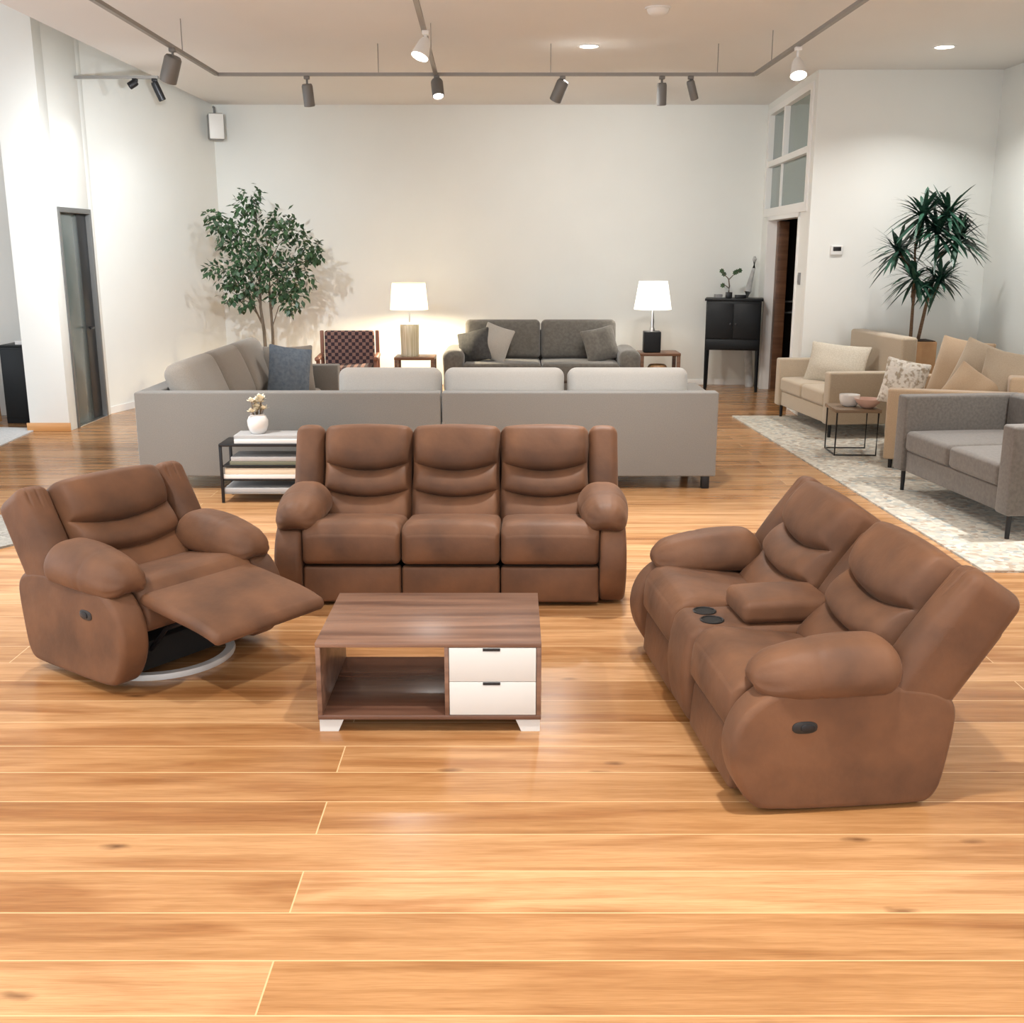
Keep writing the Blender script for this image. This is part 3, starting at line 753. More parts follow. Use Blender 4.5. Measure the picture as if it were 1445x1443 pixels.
for (lx, ly) in ((XL + 0.08, 0.06), (XR - 0.07, 0.06), (XR - 0.07, 0.98), (XL + 0.08, 2.76), (XL + 1.05, 2.76), (-0.62, 0.06), (-0.45, 0.06)):
    MB().box(lx - 0.03, lx + 0.03, ly - 0.03, ly + 0.03, 0, 0.10, 0.004).build('leg', 'black_metal', s)
pillow('dusty blue pillow leaning on the far end of the grey sectional', (-2.10, 10.22, 0.66), 0.42, 0.50, 0.15, (R(-12), R(10), R(30)), 'blue_fab', 3)
pillow('taupe pillow tucked behind the blue pillow on the grey sectional', (-2.16, 10.52, 0.66), 0.48, 0.46, 0.13, (R(-14), 0, R(20)), 'mid_fab', 4)

# ---------------------------------------------------------------- black open console table with books and a vase
c = thing('console_table', 'low black metal console table with shelves of books behind the brown sofa', 'side table', (-1.62, 7.66, 0))
W, Dp = 0.98, 0.30
MB().box(-W / 2, W / 2, 0, Dp, 0.415, 0.435, 0.003).build('tabletop', 'black_metal', c)
MB().box(-W / 2 + 0.02, W / 2 - 0.02, 0.01, Dp - 0.01, 0.265, 0.277, 0.002).build('shelf', 'black_metal', c)
MB().box(-W / 2 + 0.02, W / 2 - 0.02, 0.01, Dp - 0.01, 0.165, 0.177, 0.002).build('shelf', 'black_metal', c)
MB().box(-W / 2 + 0.02, W / 2 - 0.02, 0.01, Dp - 0.01, 0.065, 0.077, 0.002).build('shelf', 'rail_metal', c)
for sx in (-1, 1):
    for yy in (0.0, Dp - 0.02):
        a = sx * (W / 2) - (0.02 if sx > 0 else 0)
        MB().box(a, a + 0.02, yy, yy + 0.02, 0, 0.415, 0.002).build('leg', 'black_metal', c)
def book(label, loc, w, d, h, mt, rz=0.0, group=None):
    b = thing('book', label, 'book', loc, rz, group)
    MB().box(-w / 2 + 0.004, w / 2 - 0.004, -d / 2 + 0.003, d / 2 - 0.004, 0.0025, h - 0.0025, 0.001).build('pages', 'paper_p', b)
    m = MB().box(-w / 2, w / 2, -d / 2, d / 2, h - 0.003, h, 0.001); m.build('front_cover', mt, b)
    MB().box(-w / 2, w / 2, -d / 2, d / 2, 0, 0.003, 0.001).build('back_cover', mt, b)
    MB().box(-w / 2, w / 2, -d / 2 - 0.002, -d / 2 + 0.003, 0.0, h, 0.001).build('spine', mt, b)
    return b
G = 'books on the black console table'
book('white coffee-table book lying on the black console top, lower of two', (-1.72, 7.80, 0.435), 0.56, 0.24, 0.030, 'paper_w', 0, G)
book('grey-white coffee-table book under the vase, upper of two on the console', (-1.73, 7.805, 0.465), 0.55, 0.22, 0.026, 'paper_g', R(0.6), G)
book('grey paperback on the upper console shelf, topmost of its stack', (-1.78, 7.80, 0.307), 0.50, 0.24, 0.03, 'paper_g', 0, G)
book('olive book at the bottom of the upper console shelf stack', (-1.77, 7.80, 0.278), 0.54, 0.24, 0.028, 'paper_v', 0, G)
book('thick cream book on the middle console shelf', (-1.66, 7.80, 0.209), 0.84, 0.24, 0.045, 'paper_o', 0, G)
book('white book under the thick cream book on the middle console shelf', (-1.66, 7.80, 0.178), 0.86, 0.25, 0.03, 'paper_w', 0, G)
book('thin grey book lying on the lowest console shelf', (-1.66, 7.80, 0.078), 0.86, 0.25, 0.03, 'paper_g', 0, G)
v = thing('flower_vase', 'small white ceramic vase of cream flowers standing on books on the black console', 'vase', (-1.85, 7.80, 0.491))
MB().lathe([(0.045, 0), (0.062, 0.02), (0.074, 0.06), (0.075, 0.095), (0.062, 0.125), (0.05, 0.135), (0.054, 0.142), (0.046, 0.142), (0.044, 0.12), (0.0, 0.10)], 28).build('vase_body', 'white_cer', v)
rnd = random.Random(5)
for i in range(12):
    a = rnd.uniform(0, 6.28); r_ = rnd.uniform(0.0, 0.055); hz = rnd.uniform(0.17, 0.275) - r_ * 0.5
    px_, py_ = r_ * math.cos(a), r_ * math.sin(a)
    m = MB(); m.tube([(px_ * 0.3, py_ * 0.3, 0.10), (px_ * 0.8, py_ * 0.8, 0.15), (px_, py_, hz)], 0.003, 5)
    st = m.build('flower_stem', 'stem', v)
    m = MB(); V = []; F = []
    for k in range(9):
        b = 2 * math.pi * k / 9; el = 0.3 + 0.5 * (k % 2); dvec = Vector((math.cos(b) * math.cos(el), math.sin(b) * math.cos(el), math.sin(el)))
        sd = Vector((-math.sin(b), math.cos(b), 0)) * 0.013; o = len(V)
        base = Vector((px_, py_, hz)); V += [base, base + dvec * 0.026 + sd * 1.5, base + dvec * 0.046, base + dvec * 0.026 - sd * 1.5]; F.append((o, o + 1, o + 2, o + 3))
    m.raw(V, F); m.build('blossom', 'petal', st)

# ---------------------------------------------------------------- back of the room
box_sofa('loveseat_sofa', 'dark taupe two-cushion sofa against the back wall between the lamps', (0.355, 12.95, 0), 0, 2.36, 0.95, 0.62, 0.24, 0.80, 0.08, 0.46, 2, 'dkgrey_fab',
         back_cush=True, cush_top=0.94, rolled=True, cat='sofa', leg_mat='wood_brown')
pillow('dark charcoal pillow at the left arm of the taupe sofa', (-0.46, 13.28, 0.64), 0.44, 0.40, 0.14, (R(-16), R(-14), R(-25)), 'dark_fab', 5)
pillow('light taupe pillow tilted beside the charcoal pillow on the taupe sofa', (-0.20, 13.24, 0.68), 0.36, 0.44, 0.13, (R(-16), R(18), R(-8)), 'mid_fab', 6)
pillow('dark taupe pillow at the right arm of the taupe sofa', (1.08, 13.30, 0.66), 0.44, 0.42, 0.14, (R(-16), R(-10), R(22)), 'dkgrey_fab', 7)

# patterned chair
a = thing('accent_chair', 'brown checked armchair with wooden frame by the lit table lamp', 'armchair', (-1.94, 12.75, 0), R(4))
MB().rbox((0.60, 0.10, 0.46), 0.03, (4, 1, 4), 3, loc=(0.0, 0.55, 0.60)).build('backrest', 'chair_weave', a)
MB().rbox((0.58, 0.56, 0.14), 0.03, (4, 4, 2), 3, loc=(0.0, 0.28, 0.37)).build('seat_cushion', 'chair_weave', a)
for sx in (-1, 1):
    MB().rbox((0.06, 0.60, 0.05), 0.02, (1, 3, 1), 3, loc=(sx * 0.34, 0.26, 0.54)).build('armrest', 'wood_red', a)
    MB().rbox((0.045, 0.05, 0.83), 0.01, (1, 1, 2), 2, loc=(sx * 0.335, 0.58, 0.415)).build('rear_post', 'wood_red', a)
    MB().rbox((0.045, 0.05, 0.53), 0.01, (1, 1, 2), 2, loc=(sx * 0.335, 0.03, 0.265)).build('leg', 'wood_red', a)
MB().rbox((0.62, 0.56, 0.05), 0.01, (1, 1, 1), 2, loc=(0, 0.29, 0.27)).build('seat_frame', 'wood_red', a)

def end_table(label, loc, W, D, H, mt):
    t = thing('end_table', label, 'side table', loc, 0, 'end tables under the table lamps')
    MB().box(-W / 2, W / 2, -D / 2, D / 2, H - 0.035, H, 0.004).build('tabletop', mt, t)
    MB().box(-W / 2 + 0.03, W / 2 - 0.03, -D / 2 + 0.03, D / 2 - 0.03, 0.15, 0.17, 0.003).build('shelf', mt, t)
    for sx in (-1, 1):
        for sy in (-1, 1):
            x_, y_ = sx * (W / 2 - 0.025), sy * (D / 2 - 0.025)
            MB().box(x_ - 0.022, x_ + 0.022, y_ - 0.022, y_ + 0.022, 0, H - 0.035, 0.003).build('leg', mt, t)
    return t
end_table('dark wooden end table under the glowing lamp, left of the taupe sofa', (-1.21, 13.65, 0), 0.50, 0.42, 0.49, 'wood_brown')
end_table('dark wooden end table under the black-based lamp, right of the taupe sofa', (1.83, 13.6, 0), 0.50, 0.42, 0.545, 'wood_brown')
b_ = tag(MB().lathe([(0.09, 0), (0.13, 0.06), (0.14, 0.14), (0.11, 0.21), (0.09, 0.22), (0.08, 0.20), (0.0, 0.19)], 20, loc=(1.82, 13.6, 0.17)).build('basket', 'wood_mid'),
         'round brown basket on the lower shelf of the right end table', 'basket')
b_ = tag(MB().rbox((0.16, 0.12, 0.17), 0.02, (2, 2, 2), 2, loc=(-1.15, 13.62, 0.256)).build('storage_box', 'black_plastic'),
         'small dark box on the lower shelf of the left end table', 'box')

# lamps
def shade_mesh(r0, r1, z0, z1, n=40):
    t_ = 0.003
    m = MB(); V = []; F = []
    for (r_, z_) in ((r0, z0), (r1, z1), (r1 - t_, z1), (r0 - t_, z0)):
        for j in range(n): V.append((r_ * math.cos(2 * math.pi * j / n), r_ * math.sin(2 * math.pi * j / n), z_))
    for k in range(4):
        for j in range(n): F.append((k * n + j, k * n + (j + 1) % n, ((k + 1) % 4) * n + (j + 1) % n, ((k + 1) % 4) * n + j))
    m.raw(V, F); return m
l = thing('table_lamp', 'lit table lamp with ribbed glass base glowing on the left end table', 'lamp', (-1.275, 13.62, 0.49))
MB().lathe([(0.11, 0), (0.115, 0.015), (0.112, 0.03), (0.115, 0.20), (0.12, 0.37), (0.115, 0.40), (0.05, 0.41), (0.0, 0.41)], 30).build('lamp_base', 'amber', l)
MB().tube([(0, 0, 0.40), (0, 0, 0.60)], 0.010).build('lamp_neck', 'chrome', l)
shade_mesh(0.235, 0.205, 0.575, 0.90).build('lamp_shade', 'shade', l)
MB().lathe([(0.2005, 0.882), (0.2005, 0.886), (0.0, 0.888)], 40).build('added_softening_disc', 'shade', l)  # added disc, softens the light patch thrown up the wall
MB().lathe([(0.0, 0.70), (0.02, 0.705), (0.028, 0.73), (0.018, 0.76), (0.0, 0.77)], 14).build('bulb', 'glow', l)
l = thing('table_lamp', 'lit table lamp with square black base on the right end table', 'lamp', (1.735, 13.55, 0.545))
MB().rbox((0.21, 0.16, 0.26), 0.012, (1, 1, 1), 2, loc=(0, 0, 0.13)).build('lamp_base', 'black_lac', l)
MB().lathe([(0.035, 0.26), (0.03, 0.29), (0.018, 0.32), (0.025, 0.37), (0.018, 0.41), (0.014, 0.56)], 16).build('lamp_neck', 'chrome', l)
shade_mesh(0.230, 0.175, 0.525, 0.865).build('lamp_shade', 'shade2', l)
MB().lathe([(0.0, 0.66), (0.02, 0.665), (0.028, 0.69), (0.018, 0.72), (0.0, 0.73)], 14).build('bulb', 'glow', l)

# black cabinet on legs
c = thing('cabinet', 'black lacquered cabinet on tall legs by the doorway at the back wall', 'cabinet', (2.86, 14.16, 0), R(-12))
MB().box(-0.345, 0.345, -0.20, 0.20, 0.53, 1.15, 0.006).build('cabinet_body', 'black_lac', c)
MB().box(-0.365, 0.365, -0.215, 0.215, 1.15, 1.18, 0.006).build('cabinet_top', 'black_lac', c)
for (x0_, x1_) in ((-0.33, -0.003), (0.003, 0.33)):
    dd = MB().box(x0_, x1_, -0.216, -0.2, 0.68, 1.12, 0.004).build('door', 'black_lac', c)
    xk = x1_ - 0.03 if x0_ < -0.1 else x0_ + 0.03
    MB().lathe([(0.006, -0.02), (0.012, -0.012), (0.012, 0.0), (0.0, 0.004)], 10, mx=Matrix.Translation((xk, -0.225, 0.86)) @ Matrix.Rotation(R(90), 4, 'X')).build('knob', 'black_metal', dd)
MB().box(-0.33, 0.33, -0.216, -0.2, 0.545, 0.665, 0.004).build('drawer', 'black_lac', c)
for sx in (-1, 1):
    for sy in (-1, 1):
        MB().tube([(sx * 0.32, sy * 0.175, 0.53), (sx * 0.325, sy * 0.18, 0.0)], [0.026, 0.018], 8).build('leg', 'black_lac', c)
o = thing('orchid_planter', 'small dark planter with thin flowering twigs on the black cabinet', 'plant', (2.80, 14.14, 1.18))
MB().box(-0.055, 0.02, -0.04, 0.04, 0.0, 0.075, 0.006).build('pot', 'black_plastic', o)
MB().tube([(-0.02, 0, 0.07), (-0.015, 0, 0.15), (-0.03, 0, 0.24), (-0.06, 0, 0.27), (-0.12, 0, 0.33)], [0.010, 0.009, 0.008, 0.006, 0.004], 6).build('twig', 'bark', o)
MB().tube([(-0.015, 0, 0.12), (-0.08, 0, 0.17), (-0.10, 0, 0.14)], [0.007, 0.005, 0.004], 6).build('twig', 'bark', o)
MB().tube([(-0.028, 0, 0.23), (0.03, 0, 0.29), (0.10, 0, 0.34)], [0.007, 0.005, 0.004], 6).build('twig', 'bark', o)
for i, (qx, qz) in enumerate(((-0.12, 0.34), (-0.09, 0.30), (0.07, 0.33), (0.11, 0.345), (0.05, 0.32), (-0.10, 0.16))):
    m = MB(); V = []; F = []
    for k in range(7):
        b = 2 * math.pi * k / 7; dv = Vector((math.cos(b), 0.35 * math.sin(k * 2.1), math.sin(b))); sd = Vector((-math.sin(b), 0, math.cos(b))) * 0.012
        base = Vector((qx, 0, qz)); o_ = len(V); V += [base, base + dv * 0.02 + sd, base + dv * 0.036, base + dv * 0.02 - sd]; F.append((o_, o_ + 1, o_ + 2, o_ + 3))
    m.raw(V, F); m.build('leaf_cluster', 'leaf', o)
tag(MB().box(2.615, 2.71, 14.17, 14.26, 1.18, 1.225, 0.004).build('trinket_box', 'grey_plastic'), 'small grey box at the left on top of the black cabinet', 'box')
tag(MB().box(2.86, 2.99, 14.06, 14.16, 1.18, 1.222, 0.004).build('trinket_box', 'black_plastic'), 'flat black box right of the twigs on the black cabinet', 'box')
sc_ = tag(MB().tube([(3.18, 14.5, 0.0), (3.13, 14.5, 0.6), (3.09, 14.5, 1.1), (3.10, 14.5, 1.25), (3.13, 14.5, 1.40), (3.165, 14.5, 1.55), (3.17, 14.5, 1.66), (3.165, 14.5, 1.70)],
    [0.055, 0.055, 0.05, 0.045, 0.03, 0.02, 0.028, 0.012], 10).build('wood_sculpture', 'carve'), 'tall curved grey carved wood sculpture standing behind the black cabinet', 'sculpture')

# ---------------------------------------------------------------- plants
def leaf(V, F, base, dirv, L_, w_, droop=0.0, nseg=1, up=Vector((0, 0, 1))):
    dirv = dirv.normalized(); sd = dirv.cross(up)
    if sd.length < 0.1: sd = Vector((1, 0, 0))
    sd.normalize(); o = len(V)
    if nseg == 1:
        V += [base, base + dirv * L_ * 0.45 + sd * w_, base + dirv * L_ + Vector((0, 0, -droop)), base + dirv * L_ * 0.45 - sd * w_]
        F.append((o, o + 1, o + 2, o + 3)); return
    for i in range(nseg + 1):
        t_ = i / nseg; p = base + dirv * L_ * t_ + Vector((0, 0, -droop * t_ * t_))
        ww = w_ * (math.sin(math.pi * (0.12 + 0.88 * t_)) ** 0.7 if t_ < 1 else 0.05)
        V += [p + sd * ww, p - sd * ww]
    for i in range(nseg):
        F.append((o + 2 * i, o + 2 * i + 1, o + 2 * i + 3, o + 2 * i + 2))

p = thing('ficus_tree', 'tall leafy ficus tree standing behind the grey sectional by the corner', 'tree', (-3.02, 13.5, 0))
MB().lathe([(0.16, 0), (0.20, 0.30), (0.205, 0.32), (0.185, 0.32), (0.18, 0.29), (0.0, 0.28)], 28).build('pot', 'pot_grey', p)
MB().lathe([(0.178, 0.285), (0.0, 0.295)], 20).build('soil', 'soil', p)
MB().tube([(-0.03, 0, 0.27), (-0.04, 0.0, 0.8), (-0.07, 0, 1.1), (-0.06, 0.02, 1.5), (-0.08, 0, 1.95)], [0.024, 0.021, 0.017, 0.013, 0.006], 8).build('trunk', 'bark', p)
MB().tube([(0.05, 0.02, 0.27), (0.06, 0.02, 0.8), (0.05, 0.0, 1.3), (0.08, 0.0, 1.75), (0.12, 0, 2.0)], [0.022, 0.018, 0.015, 0.010, 0.005], 8).build('trunk', 'bark', p)
MB().tube([(-0.06, 0, 0.9), (-0.12, -0.02, 1.05), (-0.18, 0, 1.25)], [0.014, 0.011, 0.007], 6).build('branch', 'bark', p)
rnd = random.Random(11); V = []; F = []
tips = [(-0.10, 2.42, 0.16), (-0.12, 2.28, 0.18), (-0.58, 2.18, 0.13), (-0.46, 2.05, 0.2), (-0.32, 2.08, 0.2), (-0.2, 2.12, 0.2), (0.02, 2.10, 0.22), (0.22, 2.14, 0.2), (0.3, 2.02, 0.2), (0.42, 1.98, 0.15), (0.5, 1.86, 0.2), (0.6, 1.78, 0.17), (0.66, 1.70, 0.1),
        (-0.46, 1.86, 0.18), (-0.3, 1.88, 0.24), (-0.05, 1.85, 0.26), (0.15, 1.80, 0.26), (0.36, 1.72, 0.22), (-0.18, 1.68, 0.26), (0.05, 1.62, 0.27), (0.28, 1.56, 0.25), (-0.36, 1.58, 0.24),
        (-0.55, 1.55, 0.14), (-0.45, 1.46, 0.2), (-0.3, 1.42, 0.24), (-0.12, 1.44, 0.24), (0.10, 1.42, 0.24), (0.3, 1.42, 0.22), (0.46, 1.44, 0.17), (0.44, 1.28, 0.16), (-0.36, 1.28, 0.18), (-0.22, 1.26, 0.16), (-0.2, 1.14, 0.14), (0.28, 1.22, 0.15), (0.34, 1.12, 0.12), (0.16, 1.26, 0.14)]
br = []
for (tx, tz, sp) in tips:
    ty = rnd.uniform(-0.28, 0.22); cx_, cy_ = tx, ty
    nl = int(62 * sp / 0.2)
    for i in range(nl):
        q = Vector((rnd.gauss(0, 1), rnd.gauss(0, 1), rnd.gauss(0, 0.75))).normalized() * sp * rnd.uniform(0.15, 1.0) ** 0.6 * 0.85
        dv = (q.normalized() * 0.6 + Vector((rnd.uniform(-.6, .6), rnd.uniform(-.6, .6), rnd.uniform(-1.0, 0.35))))
        leaf(V, F, Vector((cx_, cy_, tz)) + q, dv, rnd.uniform(0.06, 0.10), rnd.uniform(0.019, 0.031), 0.01, 1, Vector((rnd.uniform(-.4, .4), rnd.uniform(-.6, .2), 1)))
    br.append((cx_, cy_, tz))
m = MB(); m.raw(V, F); m.build('foliage', 'leaf', p)
for i, (bx_, by_, bz_) in enumerate(br):
    if i % 3: continue
    m = MB(); m.tube([(-0.06 if bx_ < 0 else 0.07, 0, bz_ - 0.35), (bx_ * 0.5, by_ * 0.6, bz_ - 0.12), (bx_, by_, bz_)], [0.007, 0.005, 0.003], 5); m.build('branch', 'bark', p)

p = thing('dracaena_plant', 'tall dracaena with spiky green heads in a tan planter behind the beige sofa', 'plant', (4.2, 11.30, 0.012))
m = MB().rbox((0.30, 0.30, 0.86), 0.012, (1, 1, 1), 2, loc=(0, 0, 0.43)); m.build('planter', 'terra', p)
MB().box(-0.135, 0.135, -0.135, 0.135, 0.855, 0.868, 0.002).build('soil', 'soil', p)
MB().tube([(-0.075, 0, 0.86), (-0.08, 0, 1.2), (-0.07, 0, 1.52), (-0.10, -0.01, 1.62), (-0.11, 0, 1.85)], [0.019, 0.016, 0.015, 0.012, 0.010], 8).build('cane', 'cane', p)
MB().tube([(0.01, 0.02, 0.86), (0.06, 0.02, 1.2), (0.11, 0, 1.5), (0.11, 0, 1.75), (0.12, 0.0, 2.0)], [0.019, 0.017, 0.015, 0.013, 0.010], 8).build('cane', 'cane', p)
rnd = random.Random(21)
for (hx, hz, L_, n_) in ((-0.10, 2.12, 0.40, 52), (0.16, 2.13, 0.40, 50), (0.08, 1.95, 0.40, 66), (0.26, 1.88, 0.36, 66), (-0.28, 1.76, 0.36, 52), (-0.10, 1.50, 0.33, 60), (0.15, 1.50, 0.33, 56)):
    V = []; F = []; hy = rnd.uniform(-0.16, 0.02)
    for i in range(int(n_ * 1.45)):
        az = rnd.uniform(0, 6.283); el = rnd.uniform(-0.45, 1.0)
        dv = Vector((math.cos(az) * math.cos(el), 0.5 * math.sin(az) * math.cos(el), math.sin(el)))
        leaf(V, F, Vector((hx, hy, hz)) + Vector((0, 0, rnd.uniform(-0.06, 0.05))), dv, L_ * rnd.uniform(0.7, 1.1), 0.020, rnd.uniform(0.05, 0.17), 5)
    m = MB(); m.raw(V, F); m.build('leaf_head', 'palm', p)
    sx_ = -0.10 if hx < 0.0 else 0.11
    m = MB(); m.tube([(sx_, 0, hz - 0.20), (hx * 0.7 + sx_ * 0.3, hy * 0.7, hz - 0.08), (hx, hy, hz + 0.02)], [0.012, 0.010, 0.008], 6); m.build('cane_branch', 'cane', p)

# ---------------------------------------------------------------- right-hand display
struct_r = MB()
rg = MB(); V = [(2.42, 11.82, 0), (2.70, 5.93, 0), (5.05, 5.80, 0), (5.05, 11.82, 0)]
V += [(x_, y_, 0.012) for (x_, y_, z_) in V]
rg.raw(V, [(0, 1, 2, 3), (4, 5, 6, 7), (0, 1, 5, 4), (1, 2, 6, 5), (2, 3, 7, 6), (3, 0, 4, 7)])
tag(rg.build('rug', 'rug_r'), 'large mottled beige and grey patterned rug under the right-hand sofas', 'rug')
box_sofa('beige_sofa', 'beige two-cushion sofa on the rug beside the thermostat wall', (2.955, 11.08, 0.012), R(-84), 1.50, 0.92, 0.635, 0.13, 0.95, 0.13, 0.44, 2, 'beige_fab',
         back_cush=False)
pillow('oatmeal woven pillow on the beige sofa near its far arm', (3.36, 11.22, 0.64), 0.68, 0.42, 0.15, (R(-18), R(2), R(-46)), 'oat_fab', 8)
box_sofa('tan_sofa', 'tan sofa between the beige sofa and the dark grey loveseat', (3.31, 9.50, 0.012), R(-109), 1.32, 1.08, 0.665, 0.14, 0.78, 0.08, 0.43, 2, 'tan_fab',
         back_cush=False, leg_r=0.02)
pillow('white tufted pillow standing at the front of the tan sofa', (3.40, 9.38, 0.665), 0.37, 0.40, 0.15, (R(-10), R(10), R(-22)), 'knit_fab', 9)
pillow('large tan back pillow farthest along the tan sofa, upright', (3.98, 9.66, 0.73), 0.56, 0.60, 0.15, (R(-16), R(4), R(-62)), 'tan_fab', 10, name='back_pillow')
pillow('large beige back pillow in the middle of the tan sofa, leaning to the right', (4.03, 9.24, 0.715), 0.58, 0.58, 0.14, (R(-18), R(16), R(-48)), 'beige_fab', 11, name='back_pillow')
pillow('large beige back pillow nearest the right edge of the picture on the tan sofa', (4.13, 8.92, 0.70), 0.56, 0.56, 0.13, (R(-18), R(6), R(-40)), 'beige_fab', 14, name='back_pillow')
pillow('small tan pillow tipped in front of the beige back pillows on the tan sofa', (3.80, 8.98, 0.63), 0.40, 0.40, 0.14, (R(-24), R(32), R(-30)), 'tan_fab', 13)
box_sofa('grey_loveseat', 'dark grey loveseat with thin black legs, nearest on the patterned rug', (2.995, 7.33, 0.012), R(-83.5), 1.58, 0.95, 0.725, 0.15, 0.74, 0.16, 0.47, 2, 'lvgrey_fab',
         back_cush=False, leg_r=0.018)
pillow('white pillow at the near arm of the dark grey loveseat', (3.56, 6.92, 0.66), 0.44, 0.40, 0.15, (R(-14), 0, R(-60)), 'light_fab', 12)

t = thing('side_table', 'small side table with weathered wood top and black metal frame on the rug', 'side table', (3.05, 9.62, 0.012), R(-3))
MB().box(-0.20, 0.20, -0.21, 0.21, 0.385, 0.415, 0.005).build('tabletop', 'slab_wood', t)
for sy in (-1, 1):
    m = MB(); m.tube([(-0.18, sy * 0.185, 0.385), (-0.18, sy * 0.185, 0.008), (0.18, sy * 0.185, 0.008), (0.18, sy * 0.185, 0.385)], 0.008, 6); m.build('leg_frame', 'black_metal', t)
MB().tube([(-0.18, -0.185, 0.008), (-0.18, 0.185, 0.008)], 0.008, 6).build('stretcher', 'black_metal', t)
tag(MB().lathe([(0.05, 0), (0.075, 0.02), (0.088, 0.06), (0.09, 0.105), (0.084, 0.105), (0.08, 0.06), (0.0, 0.03)], 28, loc=(3.02, 9.64, 0.427)).build('bowl', 'white_cer'),
    'white ceramic bowl on the small wood-topped side table', 'bowl')
tag(MB().lathe([(0.04, 0), (0.06, 0.012), (0.10, 0.05), (0.115, 0.085), (0.108, 0.085), (0.09, 0.05), (0.0, 0.02)], 28, loc=(3.145, 9.515, 0.427)).build('dish', 'pink_cer'),
    'pale pink dish beside the white bowl on the side table', 'dish')

# ---------------------------------------------------------------- left side
c = thing('cabinet', 'plain black cabinet left of the pillar', 'cabinet', (-5.14, 11.50, 0))
MB().box(-0.20, 0.22, -0.16, 0.30, 0.0, 0.80, 0.006).build('cabinet_body', 'black_lac', c)
MB().box(-0.205, 0.225, -0.165, 0.30, 0.80, 0.822, 0.004).build('cabinet_top', 'black_lac', c)
MB().box(-0.19, 0.21, -0.172, -0.16, 0.06, 0.78, 0.003).build('door', 'black_lac', c)
book('pale book lying on the black cabinet left of the pillar', (-5.08, 11.5, 0.822), 0.24, 0.20, 0.04, 'paper_w', R(4))
f_ = thing('picture_frame', 'wooden picture frame leaning beside the black cabinet at the left edge', 'picture frame', (-5.66, 11.22, 0.011), R(40))
FT = Matrix.Rotation(R(-8), 4, 'X')
for (x0_, x1_, z0_, z1_) in ((-0.30, 0.30, 0.0, 0.06), (-0.30, 0.30, 0.66, 0.72), (-0.30, -0.24, 0.06, 0.66), (0.24, 0.30, 0.06, 0.66)):
    MB().box(x0_, x1_, -0.02, 0.02, z0_, z1_, 0.004).build('frame_rail', 'wood_mid', f_, mx=FT)
MB().box(-0.24, 0.24, 0.0, 0.012, 0.06, 0.66, 0.001).build('picture', 'art', f_, mx=FT)
rg = MB(); V = [(-4.85, 11.02, 0), (-4.72, 9.85, 0), (-6.6, 9.5, 0), (-6.6, 11.20, 0)]
V = [(-4.86, 11.0, 0), (-4.78, 9.9, 0), (-7.2, 7.6, 0), (-7.2, 11.2, 0)]
V += [(x_, y_, 0.01) for (x_, y_, z_) in V]
BOXF = [(0, 1, 2, 3), (4, 5, 6, 7), (0, 1, 5, 4), (1, 2, 6, 5), (2, 3, 7, 6), (3, 0, 4, 7)]
rg.raw(V, BOXF); tag(rg.build('rug', 'rug_w'), 'pale grey rug in front of the black cabinet at the left edge', 'rug')
rg = MB(); V = [(-3.10, 6.50, 0), (-3.38, 7.25, 0), (-5.4, 7.25, 0), (-4.6, 4.4, 0)]
V += [(x_, y_, 0.014) for (x_, y_, z_) in V]
rg.raw(V, BOXF); tag(rg.build('rug', 'rug_l'), 'grey woven rug at the left edge behind the swivel recliner', 'rug')

# ---------------------------------------------------------------- wall fixtures
o = thing('wall_speaker', 'white loudspeaker mounted high in the left back corner', 'speaker', (-3.74, 14.42, 3.13), R(20))
MB().rbox((0.20, 0.18, 0.32), 0.03, (2, 2, 2), 3, loc=(0, 0, 0.16)).build('speaker_body', 'grey_plastic', o)
MB().rbox((0.18, 0.02, 0.30), 0.009, (2, 1, 2), 2, loc=(0, -0.092, 0.16)).build('speaker_grille', 'white_plastic', o)
MB().tube([(0, 0.06, 0.31), (0, 0.10, 0.40), (0, 0.20, 0.42)], 0.015, 8).build('speaker_bracket', 'grey_plastic', o)
o = thing('thermostat', 'white thermostat with dark display on the partition wall', 'thermostat', (3.47, 11.902, 1.73))
MB().rbox((0.13, 0.025, 0.10), 0.008, (1, 1, 1), 2, loc=(0, -0.0125, 0.05)).build('housing', 'white_plastic', o)
MB().rbox((0.085, 0.006, 0.042), 0.002, (1, 1, 1), 1, loc=(0, -0.027, 0.065)).build('display', 'black_plastic', o)
o = thing('light_switch', 'small grey light switch between the doorway and the partition edge', 'light switch', (sideX(12.2) , 12.2, 1.41), R(-90))
MB().rbox((0.085, 0.014, 0.13), 0.004, (1, 1, 1), 1, loc=(0, -0.007, 0.065)).build('switch_plate', 'grey_plastic', o)
MB().rbox((0.045, 0.012, 0.085), 0.003, (1, 1, 1), 1, loc=(0, -0.016, 0.065)).build('rocker', 'grey_plastic', o)
o = thing('smoke_detector', 'round white smoke detector on the ceiling', 'smoke detector', (1.117, 8.95, CH))
MB().lathe([(0.0, -0.055), (0.05, -0.055), (0.075, -0.04), (0.085, -0.012)], 28).build('detector_body', 'white_plastic', o)
MB().lathe([(0.10, -0.012), (0.10, -0.0005)], 28).build('mounting_plate', 'white_plastic', o)

